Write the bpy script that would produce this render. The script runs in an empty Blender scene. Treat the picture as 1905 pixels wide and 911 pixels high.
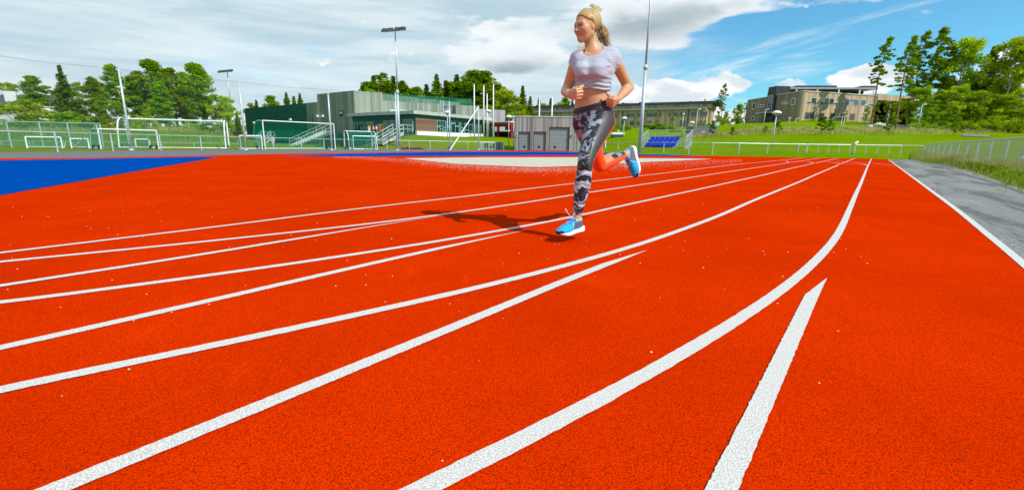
import bpy, bmesh, math, random
import numpy as np
from mathutils import Vector, Matrix
random.seed(7)
RNG = np.random.default_rng(11)
SC = bpy.context.scene
COL = SC.collection

# ---------------------------------------------------------------- camera
F_PX, CX, CY, CAM_H = 847.0, 952.5, 455.5, 0.65
PITCH, ROLL = math.radians(12.4), math.radians(0.8)
c_f = np.array([0, math.cos(PITCH), -math.sin(PITCH)])
_r = np.array([1.0, 0, 0]); _u = np.array([0, math.sin(PITCH), math.cos(PITCH)])
c_r = math.cos(ROLL)*_r + math.sin(ROLL)*_u
c_u = -math.sin(ROLL)*_r + math.cos(ROLL)*_u
CAM = np.array([0, 0, CAM_H])
cam_d = bpy.data.cameras.new('camera'); cam = bpy.data.objects.new('camera', cam_d); COL.objects.link(cam)
M = Matrix(((c_r[0], c_u[0], -c_f[0], 0), (c_r[1], c_u[1], -c_f[1], 0), (c_r[2], c_u[2], -c_f[2], CAM_H), (0, 0, 0, 1)))
cam.matrix_world = M
cam_d.sensor_width = 36.0; cam_d.lens = 36.0*F_PX/1905.0
cam_d.clip_start = 0.05; cam_d.clip_end = 5000
SC.camera = cam

# ---------------------------------------------------------------- sun, sky, exposure
SUN_DIR = Vector((1.31, -1.03, 1.50)).normalized()
SUN_EL = math.asin(SUN_DIR.z)
sun_d = bpy.data.lights.new('sun', 'SUN'); sun = bpy.data.objects.new('sun', sun_d); COL.objects.link(sun)
sun_d.energy = 4.2; sun_d.angle = math.radians(0.53); sun_d.color = (1.0, 0.95, 0.87)
sun.rotation_euler = SUN_DIR.to_track_quat('Z', 'Y').to_euler()
SC.view_settings.view_transform = 'Standard'; SC.view_settings.look = 'None'
SC.view_settings.exposure = 0.20; SC.view_settings.gamma = 1.0

class NT:
    """small helper for node trees"""
    def __init__(s, tree): s.t = tree; s.n = tree.nodes; s.l = tree.links
    def new(s, typ, **kw):
        n = s.n.new(typ)
        for k, v in kw.items(): setattr(n, k, v)
        return n
    def put(s, sock, v):
        if isinstance(v, bpy.types.NodeSocket): s.l.new(v, sock)
        else:
            if isinstance(v, (tuple, list)) and len(v) == 3 and sock.type == 'RGBA': v = (*v, 1)
            sock.default_value = v
    def math(s, op, a, b=0.0, c=0.0, clamp=False):
        n = s.new('ShaderNodeMath', operation=op); n.use_clamp = clamp
        s.put(n.inputs[0], a); s.put(n.inputs[1], b); s.put(n.inputs[2], c); return n.outputs[0]
    def mix(s, f, a, b, bt='MIX'):
        n = s.new('ShaderNodeMixRGB', blend_type=bt)
        s.put(n.inputs[0], f); s.put(n.inputs[1], a); s.put(n.inputs[2], b); return n.outputs[0]
    def noise(s, vec, scale, detail=3.0, rough=0.55, dist=0.0, out=0):
        n = s.new('ShaderNodeTexNoise'); s.put(n.inputs['Vector'], vec)
        n.inputs['Scale'].default_value = scale; n.inputs['Detail'].default_value = detail
        n.inputs['Roughness'].default_value = rough; n.inputs['Distortion'].default_value = dist
        return n.outputs[out]
    def vor(s, vec, scale, feature='F1', out='Distance'):
        n = s.new('ShaderNodeTexVoronoi', feature=feature); s.put(n.inputs['Vector'], vec)
        n.inputs['Scale'].default_value = scale; return n.outputs[out]
    def step(s, x, a, b, lo=0.0, hi=1.0):
        n = s.new('ShaderNodeMapRange', interpolation_type='SMOOTHSTEP')
        s.put(n.inputs[0], x); s.put(n.inputs[1], a); s.put(n.inputs[2], b)
        s.put(n.inputs[3], lo); s.put(n.inputs[4], hi); return n.outputs[0]
    def xyz(s, v):
        n = s.new('ShaderNodeSeparateXYZ'); s.put(n.inputs[0], v); return n.outputs
    def comb(s, x, y, z):
        n = s.new('ShaderNodeCombineXYZ')
        for i, v in enumerate((x, y, z)): s.put(n.inputs[i], v)
        return n.outputs[0]
    def vscale(s, v, sx, sy, sz):
        n = s.new('ShaderNodeVectorMath', operation='MULTIPLY'); s.put(n.inputs[0], v)
        n.inputs[1].default_value = (sx, sy, sz); return n.outputs[0]

world = bpy.data.worlds.new('World'); SC.world = world; world.use_nodes = True
W = NT(world.node_tree); W.n.clear()
sky = W.new('ShaderNodeTexSky', sky_type='NISHITA'); sky.sun_disc = False
sky.sun_elevation = SUN_EL; sky.sun_rotation = math.atan2(SUN_DIR.x, SUN_DIR.y)
sky.air_density = 1.0; sky.dust_density = 0.4; sky.ozone_density = 2.0
tc = W.new('ShaderNodeTexCoord').outputs['Generated']
X, Y, Z = W.xyz(tc)[:3]
az = W.math('ARCTAN2', X, Y)
blue = W.mix(1.0, sky.outputs[0], (0.62, 1.27, 1.42), 'MULTIPLY')
# cloud fields live in (azimuth, height) of the sky dome; soft clusters steer where noise clouds gather
P1 = W.comb(az, W.math('MULTIPLY', Z, 2.3), 0.0)
def blob(a0, z0, wa, wz, amp):
    u = W.math('DIVIDE', W.math('SUBTRACT', az, a0), wa); v = W.math('DIVIDE', W.math('SUBTRACT', Z, z0), wz)
    r2 = W.math('ADD', W.math('MULTIPLY', u, u), W.math('MULTIPLY', v, v))
    return W.math('MULTIPLY', W.math('EXPONENT', W.math('MULTIPLY', r2, -1.0)), amp)
def total(lst, base=0.0):
    o = base
    for q_ in lst: o = W.math('ADD', blob(*q_), o)
    return o
# thin high veil, thick on the left, thinning to the right
nv = W.noise(W.vscale(P1, 1.0, 2.4, 1.0), 2.2, 9, 0.58, 0.5)
veil = W.math('ADD', nv, W.math('ADD', W.step(az, 0.10, 0.62, 0.34, -0.14), total([(-0.42, 0.20, .10, .06, -.10), (.62, .16, .16, .05, -.16), (.36, .10, .14, .05, -.05), (.50, .30, .30, .035, .16), (.86, .26, .20, .03, .12)])))
m_veil = W.math('MULTIPLY', W.step(veil, 0.44, 0.80), 0.97)
veilc = W.mix(W.step(W.noise(W.vscale(P1, 1.0, 3.2, 1.0), 3.0, 8, 0.6, 0.4), 0.32, 0.68), (4.3, 5.8, 6.6), (6.9, 7.8, 8.1))
# heavy billowing clouds in the middle and top
nb = W.noise(W.vscale(P1, 1.0, 1.35, 1.0), 5.2, 10, 0.56, 0.15)
cov = total([(.00, .165, .12, .050, .30), (.22, .235, .20, .045, .32), (.42, .250, .14, .028, .26), (-.10, .20, .08, .05, .12), (.62, .235, .12, .015, .2)], -.13)
heavy = W.math('ADD', nb, cov); m_hv = W.step(heavy, 0.50, 0.62)
belly = total([(.00, .150, .11, .026, 1.0), (.24, .225, .19, .030, 1.0), (.42, .25, .12, .02, .5)])
hn = W.step(W.math('ADD', nb, W.math('MULTIPLY', belly, .22)), 0.46, 0.74)
heavyc = W.mix(W.math('MULTIPLY', hn, W.math('MINIMUM', belly, 1.0)), (8.3, 8.8, 9.0), (2.9, 3.7, 4.2))
heavyc = W.mix(W.math('MULTIPLY', W.step(W.noise(P1, 9.0, 6, .6), .35, .65), .30), heavyc, (6.3, 7.0, 7.3))
# bright cumulus bank low on the right
n4 = W.noise(W.comb(az, W.math('MULTIPLY', Z, 1.7), 4.0), 9.0, 10, 0.52, 0.05)
cum = W.math('ADD', n4, total([(.335, .105, .10, .030, .24), (.47, .110, .075, .024, .22), (.635, .118, .055, .028, .27), (.80, .105, .12, .040, .22), (.40, .060, .30, .030, .16), (.22, .07, .14, .04, .14), (.97, .12, .08, .05, .14)], -.12))
m_cum = W.step(cum, 0.53, 0.585)
shade4 = W.step(W.noise(W.comb(az, W.math('MULTIPLY', Z, 2.6), 2.0), 11.0, 6, 0.55), 0.38, 0.62)
lowz = W.step(Z, .035, .11)
cumcol = W.mix(W.math('MULTIPLY', shade4, W.math('ADD', W.math('MULTIPLY', lowz, .7), .3)), (6.3, 7.1, 7.6), (9.4, 9.5, 9.5))
# wind-drawn wisps
n3 = W.noise(W.vscale(W.comb(W.math('ADD', az, W.math('MULTIPLY', Z, -1.2)), W.math('ADD', Z, W.math('MULTIPLY', az, -0.10)), 0.3), 1.0, 6.0, 1.0), 2.6, 8, 0.62, 0.6)
m_cir = W.math('MULTIPLY', W.step(n3, 0.50, 0.72), 0.75)
c = W.mix(m_cir, blue, (7.6, 8.5, 9.0))
c = W.mix(m_veil, c, veilc)
c = W.mix(m_hv, c, heavyc)
c = W.mix(m_cum, c, cumcol)
bg = W.new('ShaderNodeBackground'); W.put(bg.inputs[0], c); bg.inputs[1].default_value = 0.10
W.l.new(bg.outputs[0], W.new('ShaderNodeOutputWorld').inputs[0])

# ---------------------------------------------------------------- geometry helpers
def ray(x, y): return c_f*F_PX + c_r*(x-CX) - c_u*(y-CY)
def at(x, y, Yw):
    d = ray(x, y); return CAM + d*(Yw/d[1])
def gr(x, y, z=0.0):
    d = ray(x, y); return CAM + d*((z-CAM_H)/d[2])
def hz(x):
    # picture row of the horizon
    return CY + (-F_PX*c_f[2] - c_r[2]*(x-CX))/(-c_u[2])
def zat(x, y, Yw): return float(at(x, y, Yw)[2])

def link(name, me, mat=None, parent=None, smooth=False):
    o = bpy.data.objects.new(name, me); COL.objects.link(o)
    if mat is not None:
        for m in (mat if isinstance(mat, (list, tuple)) else [mat]): me.materials.append(m)
    if parent is not None: o.parent = parent
    if smooth: me.shade_smooth()
    return o
def mesh_np(name, V, Fc, mat=None, parent=None, smooth=False, loc=None):
    """V (n,3), Fc (m,k) numpy arrays; loc: object origin"""
    V = np.asarray(V, dtype=np.float32)
    if loc is not None: V = V - np.asarray(loc, dtype=np.float32)
    me = bpy.data.meshes.new(name)
    Fc = np.asarray(Fc, dtype=np.int32); m, k = Fc.shape
    me.vertices.add(len(V)); me.vertices.foreach_set('co', V.ravel())
    me.loops.add(m*k); me.loops.foreach_set('vertex_index', Fc.ravel())
    me.polygons.add(m); me.polygons.foreach_set('loop_start', np.arange(0, m*k, k, dtype=np.int32))
    me.update(calc_edges=True); me.validate()
    o = link(name, me, mat, parent, smooth)
    if loc is not None: o.location = [float(v) for v in loc]
    return o
class MB:
    """collects boxes, bars and tubes into one mesh"""
    def __init__(s): s.v = []; s.f = []
    def add(s, vs, fs):
        b = len(s.v); s.v += [tuple(float(q) for q in v) for v in vs]; s.f += [tuple(b+i for i in f) for f in fs]
    def box(s, x0, x1, y0, y1, z0, z1):
        s.add([(x0,y0,z0),(x1,y0,z0),(x1,y1,z0),(x0,y1,z0),(x0,y0,z1),(x1,y0,z1),(x1,y1,z1),(x0,y1,z1)],
              [(0,3,2,1),(4,5,6,7),(0,1,5,4),(1,2,6,5),(2,3,7,6),(3,0,4,7)])
    def prism(s, pts, z0, z1):
        n = len(pts)
        if sum(pts[i][0]*pts[(i+1)%n][1]-pts[(i+1)%n][0]*pts[i][1] for i in range(n)) < 0: pts = pts[::-1]
        z0 = z0 if hasattr(z0, '__len__') else [z0]*n; z1 = z1 if hasattr(z1, '__len__') else [z1]*n
        s.add([(p[0],p[1],z0[i]) for i,p in enumerate(pts)]+[(p[0],p[1],z1[i]) for i,p in enumerate(pts)],
              [tuple(range(n))[::-1], tuple(range(n,2*n))]+[(i,(i+1)%n,n+(i+1)%n,n+i) for i in range(n)])
    def slab(s, A, B, o0, o1, z0, z1, s0=0.0, s1=None):
        """box along the plan line A->B, between s0..s1 metres along it, o0..o1 metres out to its right-hand side"""
        A = np.array(A[:2], float); B = np.array(B[:2], float); L = np.linalg.norm(B-A); e = (B-A)/L
        n = np.array([e[1], -e[0]]);  s1 = L if s1 is None else s1
        P = [A+e*s0+n*o0, A+e*s1+n*o0, A+e*s1+n*o1, A+e*s0+n*o1]
        s.prism([tuple(p) for p in P], z0, z1)
    def tube(s, pts, r, n=8, cap=True):
        pts = [np.array(p, float) for p in pts]; rs = r if hasattr(r, '__len__') else [r]*len(pts)
        rings = []; up = None
        for i, p in enumerate(pts):
            t = (pts[min(i+1, len(pts)-1)]-pts[max(i-1, 0)]); t /= (np.linalg.norm(t)+1e-9)
            if up is None:
                a = np.array([0,0,1.]) if abs(t[2]) < .9 else np.array([1.,0,0]); up = np.cross(t, a)
            up = up - t*np.dot(up, t); up /= (np.linalg.norm(up)+1e-9); w = np.cross(t, up)
            rings.append([p+rs[i]*(math.cos(2*math.pi*k/n)*up+math.sin(2*math.pi*k/n)*w) for k in range(n)])
        vs = [v for rg in rings for v in rg]; fs = []
        for i in range(len(rings)-1):
            for k in range(n): fs.append((i*n+k, i*n+(k+1)%n, (i+1)*n+(k+1)%n, (i+1)*n+k))
        if cap: fs.append(tuple(range(n))[::-1]); fs.append(tuple((len(rings)-1)*n+k for k in range(n)))
        s.add(vs, fs)
    def ball(s, c, r, n=10, m=6, sz=1.0, z_lo=-1.0):
        c = np.array(c, float); vs = []; fs = []
        for i in range(m+1):
            z = z_lo+(1-z_lo)*i/m if False else math.sin(math.asin(max(z_lo,-1))+(math.pi/2-math.asin(max(z_lo,-1)))*i/m)
            q = math.sqrt(max(0, 1-z*z))
            for k in range(n): vs.append(c+np.array([r*max(q,.02)*math.cos(2*math.pi*k/n), r*max(q,.02)*math.sin(2*math.pi*k/n), r*z*sz]))
        for i in range(m):
            for k in range(n): fs.append((i*n+k, i*n+(k+1)%n, (i+1)*n+(k+1)%n, (i+1)*n+k))
        fs.append(tuple(range(n))[::-1]); fs.append(tuple(m*n+k for k in range(n)))
        s.add(vs, fs)
    def build(s, name, mat=None, parent=None, smooth=False, loc=None):
        me = bpy.data.meshes.new(name)
        off = np.array(loc if loc is not None else (0,0,0), float)
        me.from_pydata([tuple(np.array(v)-off) for v in s.v], [], s.f); me.update()
        o = link(name, me, mat, parent, smooth)
        if loc is not None: o.location = [float(q) for q in loc]
        return o
def empty(name, label, cat, loc=(0,0,0), group=None):
    o = bpy.data.objects.new(name, None); COL.objects.link(o); o.location = [float(q) for q in loc]
    o.empty_display_size = 0.2; tag(o, label, cat, group); return o
def tag(o, label=None, cat=None, group=None, kind=None):
    if label: o['label'] = label
    if cat: o['category'] = cat
    if group: o['group'] = group
    if kind: o['kind'] = kind
    return o
def attach(o, root):
    """parent a world-placed mesh object to a root that is only translated"""
    o.parent = root; o.matrix_parent_inverse = Matrix.Translation(root.location).inverted(); return o
def copy_tree(o, parent=None):
    c_ = o.copy(); COL.objects.link(c_); c_.parent = parent
    for ch in list(o.children): copy_tree(ch, c_)
    return c_

# ---------------------------------------------------------------- materials
def material(name, color=(0.5,0.5,0.5), rough=0.7, metal=0.0, spec=0.4, fn=None):
    m = bpy.data.materials.new(name); m.use_nodes = True; t = NT(m.node_tree)
    b = t.n['Principled BSDF']; t.put(b.inputs['Base Color'], color)
    b.inputs['Roughness'].default_value = rough; b.inputs['Metallic'].default_value = metal
    b.inputs['Specular IOR Level'].default_value = spec
    if fn: fn(t, b)
    return m
def bump(t, b, h, strength=0.3, dist=0.01):
    n = t.new('ShaderNodeBump'); n.inputs['Strength'].default_value = strength; n.inputs['Distance'].default_value = dist
    t.put(n.inputs['Height'], h); t.l.new(n.outputs[0], b.inputs['Normal'])
def objc(t): return t.new('ShaderNodeTexCoord').outputs['Object']
def varied(name, c1, c2, scale=3.0, rough=0.7, stretch=(1,1,1), metal=0.0, spec=0.3, bmp=0.0, detail=4):
    def fn(t, b):
        v = t.vscale(objc(t), *stretch); n = t.noise(v, scale, detail, 0.6)
        t.put(b.inputs['Base Color'], t.mix(t.step(n, 0.3, 0.7), c1, c2))
        if bmp: bump(t, b, n, bmp, 0.02)
    return material(name, c1, rough, metal, spec, fn)

def m_track_fn(base, dark, hi):
    def fn(t, b):
        v = objc(t)
        g1 = t.noise(v, 270, 3, 0.8); g2 = t.noise(v, 75, 3, 0.6); big = t.noise(v, 0.9, 4, 0.6)
        sp = t.vor(v, 160)
        cell = t.vor(v, 42, out='Distance')
        col = t.mix(t.step(g1, 0.38, 0.54), dark, base)
        col = t.mix(t.math('MULTIPLY', t.step(g1, 0.56, 0.75), 0.6), col, hi)
        col = t.mix(t.math('MULTIPLY', t.step(g2, 0.42, 0.30), 0.35), col, dark)
        col = t.mix(t.step(cell, 0.085, 0.04, 0.0, 0.8), col, (0.05, 0.02, 0.015))      # black rubber crumbs
        sc = t.noise(t.vscale(v, 1.0, .45, 1.0), 3.2, 6, 0.72, 0.8)
        w = t.mix(t.math('MULTIPLY', t.step(big, 0.35, 0.7), 0.26), col, dark)
        w = t.mix(t.math('MULTIPLY', t.step(sc, 0.56, 0.72), 0.22), w, hi)
        w = t.mix(t.math('MULTIPLY', t.step(sc, 0.40, 0.30), 0.18), w, dark)
        t.put(b.inputs['Base Color'], w)
        bump(t, b, t.math('ADD', g1, t.math('MULTIPLY', sp, 0.6)), 0.55, 0.0022)
    return fn
M_TRACK = material('track_rubber', (0.8,0.05,0.0), 0.85, spec=0.0, fn=m_track_fn((0.69,0.033,0.0002), (0.24,0.007,0.0002), (0.80,0.055,0.0004)))
M_BLUE = material('blue_rubber', (0,0.1,0.5), 0.85, spec=0.0, fn=m_track_fn((0.0,0.064,0.335), (0.0,0.038,0.22), (0.004,0.085,0.39)))
def f_line(t, b):
    v = objc(t); g = t.noise(v, 260, 3, 0.75); g2 = t.noise(v, 60, 3, 0.6); cell = t.vor(v, 48)
    col = t.mix(t.step(g, 0.40, 0.55), (0.36,0.33,0.30), (0.68,0.66,0.62))
    col = t.mix(t.math('MULTIPLY', t.step(g2, 0.44, 0.3), 0.45), col, (0.45,0.38,0.34))
    col = t.mix(t.step(cell, 0.09, 0.05, 0.0, 0.8), col, (0.10,0.09,0.08))
    t.put(b.inputs['Base Color'], col); bump(t, b, g, 0.6, 0.002)
M_LINE = material('line_paint', (0.8,0.8,0.78), 0.8, spec=0.2, fn=f_line)
def f_asph(t, b):
    v = objc(t); g = t.noise(v, 55, 4, 0.75); st = t.noise(v, 9, 4, 0.6); x = t.xyz(v)
    al = t.math('ADD', t.math('MULTIPLY', x[0], .616), t.math('MULTIPLY', x[1], .788)); ac = t.math('SUBTRACT', t.math('MULTIPLY', x[0], .788), t.math('MULTIPLY', x[1], .616))
    s = t.noise(t.comb(t.math('MULTIPLY', al, .35), t.math('MULTIPLY', ac, 1.6), 0.0), 1.0, 6, 0.7, 0.5)
    col = t.mix(t.step(g, 0.32, 0.62), (0.105,0.104,0.098), (0.265,0.262,0.25))
    col = t.mix(t.math('MULTIPLY', t.step(s, 0.50, 0.60), 0.7), col, (0.075,0.075,0.07))
    col = t.mix(t.math('MULTIPLY', t.step(s, 0.46, 0.38), 0.25), col, (0.33,0.33,0.315))
    col = t.mix(t.math('MULTIPLY', t.step(st, 0.55, 0.7), 0.25), col, (0.34,0.34,0.32))
    t.put(b.inputs['Base Color'], col); bump(t, b, g, 0.7, 0.004)
M_ASPH = material('worn_asphalt', (0.3,0.3,0.3), 0.9, spec=0.2, fn=f_asph)
M_ASPH_DK = varied('dark_asphalt', (0.10,0.10,0.10), (0.17,0.165,0.155), 6.0, 0.9)
M_SAND = varied('sand_fines', (0.42,0.39,0.30), (0.55,0.52,0.41), 5.0, 0.95, bmp=0.2, detail=8)
def f_grass(t, b):
    v = objc(t); g = t.noise(v, 2.2, 6, 0.7); s = t.noise(v, 0.11, 4, 0.6); f = t.noise(v, 25, 3, 0.7)
    x = t.xyz(v)
    col = t.mix(t.step(g, 0.3, 0.7), (0.115,0.21,0.001), (0.225,0.335,0.002))
    left = t.step(x[0], 0.0, -12.0)
    col = t.mix(t.math('MULTIPLY', t.step(s, 0.45, 0.65), 0.5), col, (0.22,0.33,0.015))
    col = t.mix(t.math('MULTIPLY', left, t.step(g, 0.4, 0.62)), col, (0.20,0.22,0.05))
    col = t.mix(t.math('MULTIPLY', t.step(f, 0.55, 0.35), 0.45), col, (0.045,0.11,0.004))
    t.put(b.inputs['Base Color'], col); bump(t, b, t.math('ADD', g, f), 0.7, 0.15)
M_GRASS = material('grass', (0.15,0.3,0.02), 0.95, spec=0.0, fn=f_grass)

# ---------------------------------------------------------------- ground, track and its markings
def ss(pts, n=8):
    """Catmull-Rom through points"""
    P = [np.array(p, float) for p in pts]; P = [2*P[0]-P[1]] + P + [2*P[-1]-P[-2]]; out = []
    for i in range(1, len(P)-2):
        for k in range(n):
            u = k/n; a, b_, c_, d = P[i-1], P[i], P[i+1], P[i+2]
            out.append(0.5*((2*b_)+(-a+c_)*u+(2*a-5*b_+4*c_-d)*u*u+(-a+3*b_-3*c_+d)*u**3))
    out.append(P[-2]); return out
def px_ground(pts): return [gr(*p)[:2] for p in pts]
COLS = [  # picture column, then (world Y, picture row or None for level ground)
 (-700, [(34,None),(45,None),(60,235),(75,231),(120,226),(400,222)]),
 (-100, [(34,None),(45,249),(60,241),(75,236),(120,232),(400,232)]),
 (100, [(34,None),(45,253),(60,244),(75,238),(120,233),(400,233)]),
 (300, [(34,None),(45,260),(60,246),(75,237),(120,235),(400,238)]),
 (400, [(36,None),(45,263),(60,252),(75,243),(120,242),(400,245)]),
 (450, [(40,None),(50,None),(60,265),(75,258),(120,255),(400,252)]),
 (500, [(46,None),(56,None),(64,None),(80,None),(120,262),(400,255)]),
 (660, [(46,None),(54,None),(62,None),(66,None),(120,262),(400,255)]),
 (735, [(50,None),(56,None),(60,261),(68,250.5),(120,254),(400,252)]),
 (772, [(50,None),(54,None),(60,257),(65.5,250.2),(120,254),(400,252)]),
 (905, [(52,None),(56,None),(65,261),(79,253.5),(120,255),(400,250)]),
 (950, [(56,None),(60,None),(70,260),(84,253),(120,254),(400,250)]),
 (1070, [(58,None),(62,None),(80,262),(100,255),(140,242),(400,242)]),
 (1150, [(44,None),(55,268),(75,257),(100,244),(135,238),(400,240)]),
 (1250, [(38,None),(50,271),(72,258),(96,245),(126,237.5),(400,240)]),
 (1330, [(36,None),(48,272),(66,258),(82,247),(108,233),(400,236)]),
 (1400, [(35,None),(48,270),(70,249.5),(75,240),(112,228),(400,232)]),
 (1500, [(34,None),(48,270),(70,248.5),(75,240.5),(100,222.5),(400,235)]),
 (1600, [(34,None),(48,270),(70,248),(75,241),(104,227),(400,238)]),
 (1700, [(34,None),(48,270),(70,250),(76,244),(105,240),(400,240)]),
 (1905, [(20,None),(40,275),(64,252),(80,244),(110,241),(400,241)]),
 (2300, [(18,None),(40,275),(64,252),(80,244),(110,241),(400,241)]),
]
_A = []; _K = []
for px, lst in COLS:
    h = CY+F_PX*math.tan(-PITCH) if False else None
    lo = ray(px, 262+0.0139*(px-952.5)+7); _A.append(lo[0]/lo[1])
    _K.append([(Yw, 0.0 if py is None else zat(px, py, Yw)) for Yw, py in lst])
_A = np.array(_A); _KY = np.array([[q[0] for q in k] for k in _K]); _KZ = np.array([[q[1] for q in k] for k in _K])
def terrain(x, y):
    x = np.asarray(x, float); y = np.asarray(y, float)
    a = np.clip(x/np.maximum(y, 8.0), _A[0], _A[-1])
    i = np.clip(np.searchsorted(_A, a)-1, 0, len(_A)-2); t = (a-_A[i])/(_A[i+1]-_A[i])
    z = np.zeros_like(a)
    for off, w in ((0, 1-t), (1, t)):
        KY = _KY[i+off]; KZ = _KZ[i+off]; zz = np.zeros_like(a)
        yy = np.clip(y, KY[..., 0], KY[..., -1])
        for k in range(KY.shape[-1]-1):
            y0 = KY[..., k]; y1 = KY[..., k+1]; m = (yy >= y0)
            u = np.clip((yy-y0)/(y1-y0), 0, 1)
            zz = np.where(m, KZ[..., k]+(KZ[..., k+1]-KZ[..., k])*u, zz)
        z += w*zz
    return z
def tz(x, y): return float(terrain(np.array([x]), np.array([y]))[0])
def base_at(px, Yw):
    """terrain point under a picture column at world depth Yw"""
    z = 0.0
    for _ in range(6):
        lo, hi = 0.0, 900.0
        for _k in range(40):
            m = (lo+hi)/2
            if at(px, m, Yw)[2] > z: lo = m
            else: hi = m
        P = at(px, lo, Yw); z = tz(P[0], P[1])
    return np.array([P[0], P[1], z])

xs = np.concatenate([-np.geomspace(90, 900, 14)[::-1], np.arange(-88, 130, 2.0), np.geomspace(132, 900, 14)])
ys = np.concatenate([[-60, -30, -10, 0, 5, 10, 15], np.arange(17, 150, 1.5), np.geomspace(152, 2500, 16)])
GX, GY = np.meshgrid(xs, ys, indexing='ij'); GZ = terrain(GX, GY)
GZ = GZ + np.where(GZ > 0.3, 0.06*np.sin(GX*0.9+GY*0.31)*np.sin(GY*0.7), 0) - 0.03
nx, ny = GX.shape; idx = np.arange(nx*ny).reshape(nx, ny)
q = np.stack([idx[:-1,:-1], idx[1:,:-1], idx[1:,1:], idx[:-1,1:]], -1).reshape(-1, 4)
tag(mesh_np('grass_terrain', np.stack([GX, GY, GZ], -1).reshape(-1, 3), q, M_GRASS, smooth=True), kind='structure')

def sheet(name, pts, z, mat):
    m = MB(); pts = [tuple(p) for p in pts]
    if sum(pts[i][0]*pts[(i+1)%len(pts)][1]-pts[(i+1)%len(pts)][0]*pts[i][1] for i in range(len(pts))) < 0: pts = pts[::-1]
    m.add([(p[0], p[1], z) for p in pts], [tuple(range(len(pts)))]); return tag(m.build(name, mat), kind='structure')
edge_px = [(1983,555),(1912,495),(1883,470.7),(1832,430),(1778.5,387),(1714,340.2),(1667,305.8),(1653.5,296.8)]
back_px = [(1653.5,296.8),(1600,294.6),(1500,292.2),(1400,291.0),(1300,287.5),(1240,286.2),(1180,282.6),(1070,281.0),(1000,279.9),(880,281.0),(820,281.5),(700,284.0),(600,285.5),(478,287.6),(300,291.5),(126,294.8),(0,295.2),(-160,297.5),(-500,303)]
trk = px_ground(edge_px)+px_ground(back_px[1:])
e0, e1 = np.array(trk[0]), np.array(trk[1])
trk = [tuple(e0+(e0-e1)/np.linalg.norm(e0-e1)*6)]+trk+[(-40,-8)]
sheet('asphalt_apron', [tuple(p) for p in px_ground([(-500,290.5),(-160,286.5),(0,283.8),(126,281.6),(300,279.6),(480,278.6),(640,278.2),(800,278.0),(900,278.0),(960,278.8),(1075,280.2),(1180,281.6)])]+[tuple(p) for p in px_ground([(1180,283.2),(1070,281.6),(880,281.8),(700,284.8),(478,288.4),(300,292.3),(0,296.0),(-160,298.5),(-500,304)])], 0.004, M_ASPH_DK)
sheet('running_track', trk, 0.012, M_TRACK)
rp = px_ground([(1905,352),(1850,334),(1806,318),(1760,306),(1720,298.0),(1690,296.8)])
r0, r1 = np.array(rp[0]), np.array(rp[1])
path = [tuple(e0+(e0-e1)/np.linalg.norm(e0-e1)*6-np.array([.3,0]))]+[tuple(np.array(p)-np.array([.05,0])) for p in px_ground(edge_px)]+[tuple(p) for p in rp[::-1]]+[tuple(r0+(r0-r1)/np.linalg.norm(r0-r1)*8)]
sheet('asphalt_path', path, 0.006, M_ASPH)
_bl = px_ground([(-160,402),(0,365.8),(126,343),(252,320),(378,298.3),(406,292.2),(378,292.4),(252,294.6),(126,297.4),(0,299.2),(-160,301.5)])
_bl = [_bl[0]+(_bl[0]-_bl[1])/np.linalg.norm(_bl[0]-_bl[1])*14]+_bl+[_bl[-1]+(_bl[-1]-_bl[-2])/np.linalg.norm(_bl[-1]-_bl[-2])*10]
sheet('blue_surface', _bl, 0.016, M_BLUE)
sheet('blue_surface', px_ground([(526,292),(577,291.9),(700,291.4),(878,290),(1000,289.2),(1180,289.5),(1240,291.2),(1318,291.7),(1240,288.2),(1180,284.8),(1070,283.4),(1000,282.6),(878,282.8),(820,283),(700,285.4),(627,286.9)]), 0.016, M_BLUE)
sheet('sand_surface', px_ground([(751,295),(800,300.5),(850,305.8),(930,309.3),(1002,312),(1072,309.5),(1170,304.2),(1210,301.5),(1261,299.7),(1311,297),(1325,296.2),(1260,295.3),(1193,294.8),(1075,293.2),(900,293.2)]), 0.016, M_SAND)

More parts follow.
